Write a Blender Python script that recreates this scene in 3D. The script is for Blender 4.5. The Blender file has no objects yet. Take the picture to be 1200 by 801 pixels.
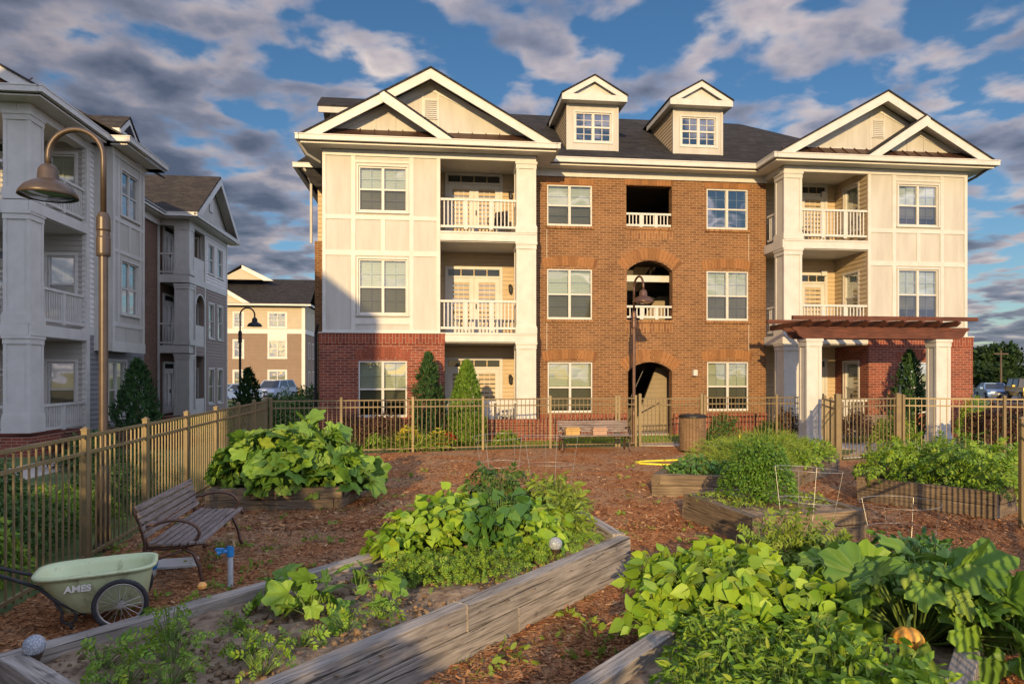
import bpy, bmesh, math, random
import numpy as np
from mathutils import Vector, Matrix

random.seed(7); rng = np.random.default_rng(7)
S = bpy.context.scene
COL = S.collection
R = math.radians
H = 2.05                      # eye height

# ------------------------------------------------------------------ camera, sky, sun, exposure
cam = bpy.data.cameras.new('camera'); cam.sensor_width = 36; cam.lens = 24.0; cam.shift_y = 0.0329
cam.clip_start = 0.05; cam.clip_end = 3000
co = bpy.data.objects.new('camera', cam); COL.objects.link(co)
co.location = (0, 0, H); co.rotation_euler = (R(90), 0, 0); S.camera = co

SUN_EL, SUN_X = R(14.0), 0.14           # light travels towards (+0.14, +1) and down
w = bpy.data.worlds.new('World'); S.world = w; w.use_nodes = True
nt = w.node_tree; nt.nodes.clear()
def N(nt, t, **k):
    n = nt.nodes.new(t)
    for a, b in k.items():
        if a.startswith('i_'): n.inputs[a[2:].replace('_', ' ')].default_value = b
        else: setattr(n, a, b)
    return n
def L(nt, a, b): nt.links.new(a, b)
def M_(nt, op, a, b=None, c=None):
    n = nt.nodes.new('ShaderNodeMath'); n.operation = op
    for i, x in enumerate((a, b, c)):
        if x is None: continue
        if isinstance(x, (int, float)): n.inputs[i].default_value = x
        else: nt.links.new(x, n.inputs[i])
    return n.outputs[0]
def ramp(nt, fac, stops, interp='LINEAR'):
    n = nt.nodes.new('ShaderNodeValToRGB'); n.color_ramp.interpolation = interp
    els = n.color_ramp.elements
    while len(els) < len(stops): els.new(0.5)
    for e, (p, c) in zip(els, stops):
        e.position = p; e.color = (c[0], c[1], c[2], 1) if isinstance(c, (tuple, list)) else (c, c, c, 1)
    nt.links.new(fac, n.inputs[0]); return n.outputs[0]
def mixc(nt, fac, a, b, mode='MIX'):
    n = nt.nodes.new('ShaderNodeMixRGB'); n.blend_type = mode
    for i, x in zip((0, 1, 2), (fac, a, b)):
        if isinstance(x, (int, float)): n.inputs[i].default_value = x
        elif isinstance(x, (tuple, list)): n.inputs[i].default_value = (*x[:3], 1)
        else: nt.links.new(x, n.inputs[i])
    return n.outputs[0]
sky = N(nt, 'ShaderNodeTexSky', sky_type='NISHITA', sun_disc=False, sun_elevation=SUN_EL,
        sun_rotation=math.atan2(-SUN_X, -1), air_density=1.0, dust_density=0.6, ozone_density=3.0)
bsky = N(nt, 'ShaderNodeBackground', i_Strength=0.12)
hs = N(nt, 'ShaderNodeHueSaturation', i_Saturation=1.15, i_Value=0.60)
L(nt, sky.outputs[0], hs.inputs['Color']); L(nt, hs.outputs[0], bsky.inputs[0])
tc = N(nt, 'ShaderNodeTexCoord'); sp = N(nt, 'ShaderNodeSeparateXYZ'); L(nt, tc.outputs['Generated'], sp.inputs[0])
zz = M_(nt, 'ADD', M_(nt, 'MAXIMUM', sp.outputs[2], 0.0), 0.16)
px = M_(nt, 'DIVIDE', sp.outputs[0], zz); py = M_(nt, 'DIVIDE', sp.outputs[1], zz)
cv = N(nt, 'ShaderNodeCombineXYZ'); L(nt, px, cv.inputs[0]); L(nt, py, cv.inputs[1])
n1 = N(nt, 'ShaderNodeTexNoise', i_Scale=5.2, i_Detail=8.0, i_Roughness=0.48, i_Distortion=0.15); L(nt, cv.outputs[0], n1.inputs['Vector'])
n2 = N(nt, 'ShaderNodeTexNoise', i_Scale=0.55, i_Detail=2.0, i_Roughness=0.5); L(nt, cv.outputs[0], n2.inputs['Vector'])
bias = M_(nt, 'MULTIPLY', M_(nt, 'ADD', px, 0.25), -0.24)               # thicker cloud towards the west side
bias = M_(nt, 'MAXIMUM', M_(nt, 'MINIMUM', bias, 0.20), 0.0)
bias = M_(nt, 'ADD', bias, M_(nt, 'MINIMUM', M_(nt, 'MAXIMUM', M_(nt, 'MULTIPLY', M_(nt, 'SUBTRACT', px, 1.25), 0.14), 0.0), 0.13))   # and low in the east
bias = M_(nt, 'ADD', bias, M_(nt, 'MULTIPLY', M_(nt, 'MAXIMUM', M_(nt, 'SUBTRACT', sp.outputs[2], 0.5), 0.0), 0.8))   # a thicker deck added overhead, out of view, as fill
cov = M_(nt, 'ADD', M_(nt, 'ADD', n1.outputs[0], M_(nt, 'MULTIPLY', M_(nt, 'SUBTRACT', n2.outputs[0], 0.5), 0.45)), bias)
mask = ramp(nt, cov, [(0.455, 0.0), (0.605, 1.0)], 'EASE')
n3 = N(nt, 'ShaderNodeTexNoise', i_Scale=5.0, i_Detail=4.0, i_Roughness=0.45); 
off = N(nt, 'ShaderNodeVectorMath', operation='ADD'); off.inputs[1].default_value = (3.1, 0.12, 1.7)
L(nt, cv.outputs[0], off.inputs[0]); L(nt, off.outputs[0], n3.inputs['Vector'])
lightf = M_(nt, 'SUBTRACT', M_(nt, 'ADD', n3.outputs[0], 0.33), M_(nt, 'MULTIPLY', M_(nt, 'SUBTRACT', cov, 0.40), 1.15))
ccol = ramp(nt, lightf, [(0.30, (0.105, 0.125, 0.185)), (0.52, (0.24, 0.255, 0.335)), (0.68, (0.48, 0.43, 0.46)), (0.85, (0.74, 0.64, 0.60))])
# added fill: cloud out of view overhead, behind and at one side is brightened
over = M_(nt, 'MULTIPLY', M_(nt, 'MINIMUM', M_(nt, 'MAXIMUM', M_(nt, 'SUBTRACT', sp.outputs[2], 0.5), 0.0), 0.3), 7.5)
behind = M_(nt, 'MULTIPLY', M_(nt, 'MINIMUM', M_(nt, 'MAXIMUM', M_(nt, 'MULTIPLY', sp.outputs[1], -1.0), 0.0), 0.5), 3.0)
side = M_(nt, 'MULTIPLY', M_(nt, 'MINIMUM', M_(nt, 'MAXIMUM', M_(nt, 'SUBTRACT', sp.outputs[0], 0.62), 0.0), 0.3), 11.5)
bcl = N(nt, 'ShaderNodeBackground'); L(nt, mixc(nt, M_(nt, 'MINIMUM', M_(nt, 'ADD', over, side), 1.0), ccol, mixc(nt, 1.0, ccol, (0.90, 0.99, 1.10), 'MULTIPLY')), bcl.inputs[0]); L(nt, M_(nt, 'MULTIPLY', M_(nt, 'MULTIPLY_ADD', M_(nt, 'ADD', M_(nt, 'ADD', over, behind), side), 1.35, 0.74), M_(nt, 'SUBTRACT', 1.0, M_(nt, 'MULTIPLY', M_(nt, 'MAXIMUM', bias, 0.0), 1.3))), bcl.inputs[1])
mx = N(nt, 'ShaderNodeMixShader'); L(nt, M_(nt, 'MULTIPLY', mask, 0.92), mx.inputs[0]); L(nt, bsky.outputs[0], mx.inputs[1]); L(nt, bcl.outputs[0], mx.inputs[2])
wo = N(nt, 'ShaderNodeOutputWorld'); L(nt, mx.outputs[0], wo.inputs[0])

sl = bpy.data.lights.new('sun', 'SUN'); sl.energy = 4.3; sl.angle = R(0.6); sl.color = (1.0, 0.70, 0.34)
so = bpy.data.objects.new('sun', sl); COL.objects.link(so); so.location = (-10, -60, 30)
d = Vector((SUN_X, 1.0, 0)).normalized() * math.cos(SUN_EL) + Vector((0, 0, -math.sin(SUN_EL)))
so.rotation_euler = d.to_track_quat('-Z', 'Y').to_euler()
S.view_settings.view_transform = 'Standard'; S.view_settings.look = 'None'
S.view_settings.exposure = 0.55; S.view_settings.gamma = 1.0
S.cycles.max_bounces = 8; S.cycles.transparent_max_bounces = 16; S.cycles.diffuse_bounces = 3
try:
    S.cycles.use_denoising = True
except Exception: pass

# ------------------------------------------------------------------ materials
def newmat(name):
    m = bpy.data.materials.new(name); m.use_nodes = True; t = m.node_tree
    return m, t, t.nodes['Principled BSDF'], t.nodes['Material Output']
def objco(t, scale=(1, 1, 1), coord='Object'):
    c = N(t, 'ShaderNodeTexCoord'); mp = N(t, 'ShaderNodeMapping'); mp.inputs['Scale'].default_value = scale
    L(t, c.outputs[coord], mp.inputs[0]); return mp.outputs[0]
def bump(t, b, h, strength=0.4, dist=0.01):
    n = N(t, 'ShaderNodeBump', i_Strength=strength, i_Distance=dist); L(t, h, n.inputs['Height']); L(t, n.outputs[0], b.inputs['Normal']); return n
def noisy(name, c1, c2, scale=6, rough=0.7, bmp=0.2, bd=0.01, stretch=(1, 1, 1), detail=6, spread=(0.35, 0.65), metal=0.0, c3=None, spec=None, fine=None):
    m, t, b, o = newmat(name)
    v = objco(t, stretch)
    n = N(t, 'ShaderNodeTexNoise', i_Scale=scale, i_Detail=detail, i_Roughness=0.6); L(t, v, n.inputs['Vector'])
    st = [(spread[0], c1), (spread[1], c2)] if c3 is None else [(spread[0], c1), ((spread[0] + spread[1]) / 2, c2), (spread[1], c3)]
    col = ramp(t, n.outputs[0], st)
    L(t, col, b.inputs['Base Color'])
    b.inputs['Roughness'].default_value = rough; b.inputs['Metallic'].default_value = metal
    if spec is not None: b.inputs['Specular IOR Level'].default_value = spec
    if bmp: bump(t, b, n.outputs[0], bmp, bd)
    return m
MT = {}
MT['white'] = noisy('white_trim', (0.43, 0.42, 0.39), (0.49, 0.48, 0.45), 3, 0.5, 0.05, 0.003)
MT['panel'] = noisy('cream_panel', (0.355, 0.34, 0.305), (0.42, 0.41, 0.375), 1.6, 0.6, 0.06, 0.004, stretch=(2.2, 2.2, 0.35))
MT['soffit'] = None
def brickmat(name, c1, c2, mortar, row=0.082, width=0.25, ms=0.008, swap=False, dark=(0.5,)):
    m, t, b, o = newmat(name)
    c = N(t, 'ShaderNodeTexCoord'); s_ = N(t, 'ShaderNodeSeparateXYZ'); L(t, c.outputs['Object'], s_.inputs[0])
    a = M_(t, 'ADD', s_.outputs[0], s_.outputs[1]); v = N(t, 'ShaderNodeCombineXYZ')
    if swap: L(t, s_.outputs[2], v.inputs[0]); L(t, a, v.inputs[1])
    else: L(t, a, v.inputs[0]); L(t, s_.outputs[2], v.inputs[1])
    br = N(t, 'ShaderNodeTexBrick', i_Scale=1.0, i_Mortar_Size=ms, i_Mortar_Smooth=0.2, i_Bias=0.0, i_Brick_Width=width, i_Row_Height=row)
    br.inputs['Color1'].default_value = (*c1, 1); br.inputs['Color2'].default_value = (*c2, 1); br.inputs['Mortar'].default_value = (*mortar, 1)
    L(t, v.outputs[0], br.inputs['Vector'])
    n = N(t, 'ShaderNodeTexNoise', i_Scale=1.3, i_Detail=5.0); L(t, c.outputs['Object'], n.inputs['Vector'])
    n2_ = N(t, 'ShaderNodeTexNoise', i_Scale=30.0, i_Detail=3.0); L(t, c.outputs['Object'], n2_.inputs['Vector'])
    k = mixc(t, 0.55, br.outputs['Color'], ramp(t, n.outputs[0], [(0.3, 0.62), (0.7, 1.0)]), 'MULTIPLY')
    k = mixc(t, 0.35, k, ramp(t, n2_.outputs[0], [(0.3, 0.6), (0.7, 1.0)]), 'MULTIPLY')
    L(t, k, b.inputs['Base Color']); b.inputs['Roughness'].default_value = 0.9; b.inputs['Specular IOR Level'].default_value = 0.2
    h = M_(t, 'ADD', M_(t, 'MULTIPLY', br.outputs['Fac'], -1.0), M_(t, 'MULTIPLY', n2_.outputs[0], 0.3))
    bump(t, b, h, 0.6, 0.012); return m
MT['brick'] = brickmat('tan_brick', (0.225, 0.108, 0.045), (0.145, 0.067, 0.03), (0.36, 0.25, 0.15))
MT['redbrick'] = brickmat('red_brick', (0.27, 0.07, 0.04), (0.16, 0.042, 0.028), (0.34, 0.24, 0.18))
MT['soldier'] = brickmat('soldier_brick', (0.30, 0.145, 0.055), (0.18, 0.08, 0.035), (0.36, 0.25, 0.15), row=0.1, width=0.32, swap=True)
MT['redsoldier'] = brickmat('red_soldier_brick', (0.27, 0.07, 0.04), (0.17, 0.044, 0.028), (0.34, 0.22, 0.16), row=0.1, width=0.32, swap=True)
MT['brownbrick'] = brickmat('brown_brick', (0.16, 0.085, 0.055), (0.11, 0.06, 0.04), (0.25, 0.2, 0.16))
MT['vous'] = None
def siding(name, c1, c2, pitch=0.125, vertical=False, depth=0.018, rough=0.6):
    m, t, b, o = newmat(name)
    c = N(t, 'ShaderNodeTexCoord'); s_ = N(t, 'ShaderNodeSeparateXYZ'); L(t, c.outputs['Object'], s_.inputs[0])
    a = M_(t, 'ADD', s_.outputs[0], s_.outputs[1]) if vertical else s_.outputs[2]
    f = M_(t, 'FRACT', M_(t, 'DIVIDE', a, pitch))
    n = N(t, 'ShaderNodeTexNoise', i_Scale=2.0, i_Detail=4.0); L(t, c.outputs['Object'], n.inputs['Vector'])
    k = ramp(t, n.outputs[0], [(0.3, c1), (0.7, c2)])
    L(t, k, b.inputs['Base Color']); b.inputs['Roughness'].default_value = rough
    bump(t, b, M_(t, 'MULTIPLY', M_(t, 'SUBTRACT', 1.0, f), 1.0) if not vertical else ramp(t, f, [(0.0, 0.0), (0.08, 1.0), (0.92, 1.0), (1.0, 0.0)]), 1.0, depth); return m
MT['tan_siding'] = siding('tan_siding', (0.40, 0.31, 0.19), (0.45, 0.35, 0.22))
MT['white_siding'] = siding('pale_siding', (0.55, 0.53, 0.50), (0.60, 0.58, 0.54))
MT['grey_siding'] = siding('grey_siding', (0.16, 0.155, 0.16), (0.19, 0.185, 0.19))
MT['taupe_siding'] = siding('taupe_siding', (0.20, 0.155, 0.125), (0.235, 0.18, 0.145))
MT['brown_siding'] = siding('brown_siding', (0.165, 0.108, 0.068), (0.19, 0.124, 0.078), 0.14)
MT['beige_siding'] = siding('beige_siding', (0.37, 0.31, 0.21), (0.41, 0.345, 0.235), 0.14)
MT['soffit'] = siding('vented_soffit', (0.55, 0.53, 0.49), (0.60, 0.58, 0.53), 0.09, True, 0.01)
def shingle(name, c1, c2):
    m, t, b, o = newmat(name)
    c = N(t, 'ShaderNodeTexCoord'); s_ = N(t, 'ShaderNodeSeparateXYZ'); L(t, c.outputs['Object'], s_.inputs[0])
    v = N(t, 'ShaderNodeCombineXYZ'); L(t, M_(t, 'ADD', s_.outputs[0], s_.outputs[1]), v.inputs[0]); L(t, M_(t, 'MULTIPLY', s_.outputs[2], 1.8), v.inputs[1])
    br = N(t, 'ShaderNodeTexBrick', i_Scale=1.0, i_Mortar_Size=0.006, i_Brick_Width=0.34, i_Row_Height=0.14)
    br.inputs['Color1'].default_value = (*c1, 1); br.inputs['Color2'].default_value = (*c2, 1); br.inputs['Mortar'].default_value = (*[x * 0.4 for x in c1], 1)
    L(t, v.outputs[0], br.inputs['Vector'])
    n = N(t, 'ShaderNodeTexNoise', i_Scale=5.0, i_Detail=8.0); L(t, c.outputs['Object'], n.inputs['Vector'])
    L(t, mixc(t, 0.6, br.outputs[0], ramp(t, n.outputs[0], [(0.3, 0.5), (0.7, 1.0)]), 'MULTIPLY'), b.inputs['Base Color'])
    b.inputs['Roughness'].default_value = 0.95; b.inputs['Specular IOR Level'].default_value = 0.15
    bump(t, b, M_(t, 'ADD', br.outputs['Fac'], n.outputs[0]), 0.5, 0.02); return m
MT['shingle'] = shingle('charcoal_shingle', (0.040, 0.038, 0.040), (0.022, 0.021, 0.023))
MT['brown_shingle'] = shingle('brown_shingle', (0.060, 0.052, 0.046), (0.036, 0.032, 0.030))
MT['metal_roof'] = noisy('bronze_metal_roof', (0.055, 0.027, 0.018), (0.075, 0.036, 0.022), 3, 0.45, 0.03, 0.002, metal=0.3)
def glassmat(name, tint, refl=0.5, rough=0.02):
    m, t, b, o = newmat(name); t.nodes.remove(b)
    tr = N(t, 'ShaderNodeBsdfTransparent'); tr.inputs[0].default_value = (*tint, 1)
    gl = N(t, 'ShaderNodeBsdfGlossy'); gl.inputs['Roughness'].default_value = rough
    nz = N(t, 'ShaderNodeTexNoise', i_Scale=1.3, i_Detail=1.0); L(t, objco(t), nz.inputs['Vector'])
    bm = N(t, 'ShaderNodeBump', i_Strength=0.12, i_Distance=0.05); L(t, nz.outputs[0], bm.inputs['Height']); L(t, bm.outputs[0], gl.inputs['Normal'])
    lw = N(t, 'ShaderNodeLayerWeight', i_Blend=0.35)
    f = M_(t, 'ADD', M_(t, 'MULTIPLY', lw.outputs['Facing'], 0.5), refl * 0.5)
    mx = N(t, 'ShaderNodeMixShader'); L(t, f, mx.inputs[0]); L(t, tr.outputs[0], mx.inputs[1]); L(t, gl.outputs[0], mx.inputs[2])
    L(t, mx.outputs[0], o.inputs[0]); return m
MT['glass'] = glassmat('window_glass', (0.80, 0.88, 0.84), 0.42)
MT['screen'] = glassmat('screened_glass', (0.36, 0.38, 0.36), 0.14, 0.08)
MT['darkglass'] = glassmat('plain_glass', (0.55, 0.6, 0.6), 0.6)
def blindmat():
    m, t, b, o = newmat('slat_blind')
    c = N(t, 'ShaderNodeTexCoord'); s_ = N(t, 'ShaderNodeSeparateXYZ'); L(t, c.outputs['Object'], s_.inputs[0])
    f = M_(t, 'FRACT', M_(t, 'DIVIDE', s_.outputs[2], 0.05))
    L(t, ramp(t, f, [(0.0, (0.20, 0.19, 0.14)), (0.15, (0.46, 0.45, 0.36)), (0.9, (0.52, 0.50, 0.40)), (1.0, (0.22, 0.21, 0.16))]), b.inputs['Base Color'])
    b.inputs['Roughness'].default_value = 0.7; bump(t, b, f, 0.6, 0.01); return m
MT['blind'] = blindmat()
MT['curtain'] = noisy('door_curtain', (0.22, 0.225, 0.19), (0.30, 0.30, 0.26), 3, 0.8, 0.1, 0.01, stretch=(6, 6, 0.6))
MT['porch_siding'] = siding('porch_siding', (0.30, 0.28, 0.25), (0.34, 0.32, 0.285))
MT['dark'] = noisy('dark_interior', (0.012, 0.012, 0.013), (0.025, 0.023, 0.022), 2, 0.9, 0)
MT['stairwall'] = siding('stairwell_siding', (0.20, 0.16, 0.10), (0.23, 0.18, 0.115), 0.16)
def wood(name, c1, c2, c3, rough=0.8, sc=1.0, bd=0.006):
    m, t, b, o = newmat(name)
    oi = N(t, 'ShaderNodeObjectInfo'); c = N(t, 'ShaderNodeTexCoord')
    mp = N(t, 'ShaderNodeMapping'); mp.inputs['Scale'].default_value = (1.1 * sc, 20 * sc, 20 * sc)
    ad = N(t, 'ShaderNodeVectorMath', operation='ADD'); L(t, c.outputs['Object'], ad.inputs[0])
    sc_ = N(t, 'ShaderNodeVectorMath', operation='SCALE'); sc_.inputs[0].default_value = (37, 11, 23); L(t, oi.outputs['Random'], sc_.inputs['Scale'])
    L(t, sc_.outputs[0], ad.inputs[1]); L(t, ad.outputs[0], mp.inputs[0])
    n = N(t, 'ShaderNodeTexNoise', i_Scale=2.2, i_Detail=8.0, i_Roughness=0.65, i_Distortion=0.4); L(t, mp.outputs[0], n.inputs['Vector'])
    n2_ = N(t, 'ShaderNodeTexNoise', i_Scale=2.0, i_Detail=4.0); L(t, ad.outputs[0], n2_.inputs['Vector'])
    k = ramp(t, n.outputs[0], [(0.28, c1), (0.5, c2), (0.72, c3)])
    k = mixc(t, 0.7, k, ramp(t, n2_.outputs[0], [(0.3, 0.5), (0.65, 1.0)]), 'MULTIPLY')
    mp2 = N(t, 'ShaderNodeMapping'); mp2.inputs['Scale'].default_value = (0.9 * sc, 26 * sc, 26 * sc); L(t, ad.outputs[0], mp2.inputs[0])
    n3_ = N(t, 'ShaderNodeTexNoise', i_Scale=1.6, i_Detail=3.0, i_Roughness=0.5, i_Distortion=0.8); L(t, mp2.outputs[0], n3_.inputs['Vector'])
    crack = ramp(t, n3_.outputs[0], [(0.33, 0.0), (0.37, 1.0)])
    vk = N(t, 'ShaderNodeTexVoronoi', i_Scale=3.1); L(t, ad.outputs[0], vk.inputs['Vector']); knot = ramp(t, vk.outputs['Distance'], [(0.07, 0.35), (0.13, 1.0)])
    k = mixc(t, 0.75, k, crack, 'MULTIPLY'); k = mixc(t, 0.6, k, knot, 'MULTIPLY')
    L(t, k, b.inputs['Base Color']); b.inputs['Roughness'].default_value = rough; b.inputs['Specular IOR Level'].default_value = 0.25
    bump(t, b, M_(t, 'ADD', n.outputs[0], M_(t, 'MULTIPLY', crack, 0.6)), 0.8, bd); return m
MT['timber'] = wood('weathered_timber', (0.10, 0.085, 0.07), (0.31, 0.275, 0.235), (0.46, 0.42, 0.37))
MT['timber2'] = wood('mossy_timber', (0.06, 0.045, 0.03), (0.175, 0.13, 0.085), (0.27, 0.21, 0.135))
MT['slat'] = wood('bench_slat', (0.10, 0.08, 0.07), (0.21, 0.17, 0.15), (0.31, 0.26, 0.23), sc=1.6)
MT['binwood'] = wood('bin_slat', (0.09, 0.055, 0.03), (0.19, 0.12, 0.065), (0.27, 0.18, 0.10), sc=1.4)
MT['pergola'] = wood('red_stained_timber', (0.055, 0.018, 0.010), (0.105, 0.036, 0.020), (0.15, 0.055, 0.03), rough=0.6)
MT['bronze'] = noisy('bronze_paint', (0.052, 0.036, 0.024), (0.072, 0.05, 0.033), 8, 0.42, 0.03, 0.002, metal=0.2)
MT['fence'] = noisy('bronze_fence_paint', (0.155, 0.118, 0.06), (0.20, 0.15, 0.075), 5, 0.45, 0.03, 0.002, metal=0.15)
MT['castiron'] = noisy('brown_cast_iron', (0.075, 0.04, 0.028), (0.12, 0.062, 0.042), 20, 0.4, 0.15, 0.003, metal=0.4)
MT['darkmetal'] = noisy('dark_metal', (0.02, 0.02, 0.022), (0.035, 0.033, 0.033), 10, 0.45, 0.05, 0.002, metal=0.5)
MT['wire'] = noisy('galvanised_wire', (0.36, 0.35, 0.33), (0.46, 0.45, 0.42), 10, 0.4, 0.0, metal=0.6)
MT['concrete'] = noisy('concrete', (0.36, 0.31, 0.26), (0.46, 0.40, 0.33), 4, 0.9, 0.2, 0.004)
MT['asphalt'] = noisy('asphalt', (0.045, 0.045, 0.048), (0.07, 0.068, 0.068), 60, 0.9, 0.3, 0.004)
MT['lawn'] = noisy('lawn_ground', (0.030, 0.055, 0.012), (0.075, 0.11, 0.022), 1.3, 0.95, 0.5, 0.03, detail=10, c3=(0.11, 0.12, 0.03))
MT['mulchbase'] = None
def mulch():
    m, t, b, o = newmat('bark_mulch')
    v = objco(t, (1, 1, 1)); 
    n = N(t, 'ShaderNodeTexNoise', i_Scale=0.75, i_Detail=7.0, i_Roughness=0.62); L(t, v, n.inputs['Vector'])
    vo = N(t, 'ShaderNodeTexVoronoi', i_Scale=38.0, i_Randomness=1.0); 
    dn = N(t, 'ShaderNodeTexNoise', i_Scale=9.0, i_Detail=3.0); L(t, v, dn.inputs['Vector'])
    mv = mixc(t, 0.12, v, dn.outputs['Color'], 'ADD'); mp = N(t, 'ShaderNodeMapping'); mp.inputs['Scale'].default_value = (1.0, 2.0, 1.0); mp.inputs['Rotation'].default_value = (0, 0, 0.6)
    L(t, mv, mp.inputs[0]); L(t, mp.outputs[0], vo.inputs['Vector'])
    sepc = N(t, 'ShaderNodeSeparateColor'); L(t, vo.outputs['Color'], sepc.inputs[0])
    c1 = ramp(t, sepc.outputs[0], [(0.0, (0.12, 0.043, 0.018)), (0.35, (0.26, 0.098, 0.037)), (0.7, (0.40, 0.17, 0.064)), (1.0, (0.52, 0.265, 0.11))])
    c2 = ramp(t, sepc.outputs[0], [(0.0, (0.15, 0.083, 0.045)), (0.5, (0.32, 0.185, 0.098)), (1.0, (0.46, 0.30, 0.175))])
    L(t, mixc(t, ramp(t, n.outputs[0], [(0.44, 0.0), (0.60, 1.0)]), c1, c2), b.inputs['Base Color'])
    b.inputs['Roughness'].default_value = 0.95; b.inputs['Specular IOR Level'].default_value = 0.15
    bump(t, b, M_(t, 'ADD', vo.outputs['Distance'], M_(t, 'MULTIPLY', n.outputs[0], 2.0)), 0.9, 0.02); return m
MT['mulch'] = mulch()
def island(name, cols, rough=0.6, transl=0.25, spec=0.3, bmp=False, veins=False):
    m, t, b, o = newmat(name)
    g = N(t, 'ShaderNodeNewGeometry')
    k = ramp(t, g.outputs['Random Per Island'], [(i / (len(cols) - 1), c) for i, c in enumerate(cols)])
    nz = N(t, 'ShaderNodeTexNoise', i_Scale=14.0, i_Detail=3.0); L(t, objco(t), nz.inputs['Vector'])
    k = mixc(t, 0.35, k, ramp(t, nz.outputs[0], [(0.3, 0.62), (0.7, 1.0)]), 'MULTIPLY')
    L(t, k, b.inputs['Base Color']); b.inputs['Roughness'].default_value = rough; b.inputs['Specular IOR Level'].default_value = spec
    if bmp: bump(t, b, nz.outputs[0], 0.3, 0.01)
    if transl:
        tl = N(t, 'ShaderNodeBsdfTranslucent'); L(t, mixc(t, 0.0, k, k), tl.inputs[0])
        mx = N(t, 'ShaderNodeMixShader'); mx.inputs[0].default_value = transl; L(t, b.outputs[0], mx.inputs[1]); L(t, tl.outputs[0], mx.inputs[2]); L(t, mx.outputs[0], o.inputs[0])
    return m
MT['vous'] = island('arch_brick', [(0.15, 0.07, 0.03), (0.23, 0.11, 0.045), (0.29, 0.14, 0.058), (0.19, 0.088, 0.038), (0.26, 0.125, 0.05)], 0.9, 0, 0.2, True)
MT['redvous'] = island('red_arch_brick', [(0.14, 0.042, 0.026), (0.25, 0.075, 0.045), (0.19, 0.055, 0.033)], 0.9, 0, 0.2, True)
MT['chips'] = island('mulch_chips', [(0.08, 0.028, 0.013), (0.20, 0.078, 0.032), (0.32, 0.135, 0.054), (0.42, 0.215, 0.095), (0.15, 0.06, 0.027), (0.50, 0.31, 0.16)], 0.9, 0, 0.15)
MT['clods'] = island('soil_clods', [(0.16, 0.105, 0.062), (0.24, 0.165, 0.10), (0.11, 0.07, 0.042)], 0.95, 0, 0.1, True)
MT['soil'] = noisy('garden_soil', (0.11, 0.075, 0.048), (0.23, 0.165, 0.11), 9, 0.95, 0.9, 0.03, detail=9, c3=(0.32, 0.24, 0.155), spec=0.1)
MT['squash'] = island('squash_leaf', [(0.085, 0.187, 0.026), (0.142, 0.276, 0.035), (0.226, 0.374, 0.041), (0.113, 0.227, 0.035), (0.247, 0.347, 0.045)], 0.5, 0.28, 0.35, True)
MT['lime'] = island('lime_leaf', [(0.168, 0.318, 0.025), (0.252, 0.408, 0.032), (0.319, 0.469, 0.040), (0.134, 0.272, 0.025), (0.312, 0.389, 0.036)], 0.5, 0.3, 0.35, True)
MT['deep'] = island('deep_green_leaf', [(0.049, 0.131, 0.025), (0.079, 0.193, 0.034), (0.105, 0.231, 0.039)], 0.5, 0.25, 0.4, True)
MT['herb'] = island('herb_leaf', [(0.112, 0.233, 0.022), (0.182, 0.328, 0.027), (0.263, 0.397, 0.037), (0.081, 0.172, 0.018), (0.284, 0.356, 0.036)], 0.5, 0.3, 0.3)
MT['yellowgreen'] = island('yellow_green_leaf', [(0.169, 0.260, 0.033), (0.247, 0.325, 0.041), (0.130, 0.221, 0.029)], 0.55, 0.3, 0.3)
MT['shrub'] = island('shrub_leaf', [(0.030, 0.075, 0.016), (0.060, 0.128, 0.024), (0.090, 0.165, 0.030)], 0.6, 0.2, 0.3)
MT['conifer'] = island('conifer_spray', [(0.017, 0.048, 0.016), (0.031, 0.077, 0.023), (0.049, 0.105, 0.028)], 0.7, 0.12, 0.2)
MT['arbor'] = island('arborvitae_spray', [(0.068, 0.145, 0.018), (0.111, 0.204, 0.024), (0.162, 0.264, 0.034)], 0.65, 0.18, 0.2)
MT['barberry'] = island('dark_red_leaf', [(0.045, 0.016, 0.014), (0.085, 0.03, 0.022), (0.12, 0.06, 0.035), (0.06, 0.05, 0.02)], 0.55, 0.2, 0.3)
MT['fartree'] = island('far_tree_leaf', [(0.010, 0.028, 0.010), (0.020, 0.045, 0.014), (0.034, 0.066, 0.018)], 0.7, 0.15, 0.2)
MT['stem'] = noisy('green_stem', (0.09, 0.15, 0.03), (0.13, 0.19, 0.04), 8, 0.6, 0)
MT['bark'] = noisy('bark', (0.05, 0.035, 0.025), (0.10, 0.075, 0.05), 12, 0.9, 0.5, 0.02)
MT['yellow'] = noisy('yellow_petal', (0.72, 0.58, 0.03), (0.82, 0.70, 0.06), 8, 0.6, 0)
MT['redpetal'] = noisy('red_petal', (0.55, 0.02, 0.015), (0.7, 0.04, 0.02), 8, 0.6, 0)
MT['pinkpetal'] = noisy('pink_petal', (0.70, 0.25, 0.28), (0.8, 0.4, 0.38), 8, 0.6, 0)
MT['whitepetal'] = noisy('white_petal', (0.75, 0.74, 0.68), (0.82, 0.8, 0.74), 8, 0.6, 0)

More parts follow.
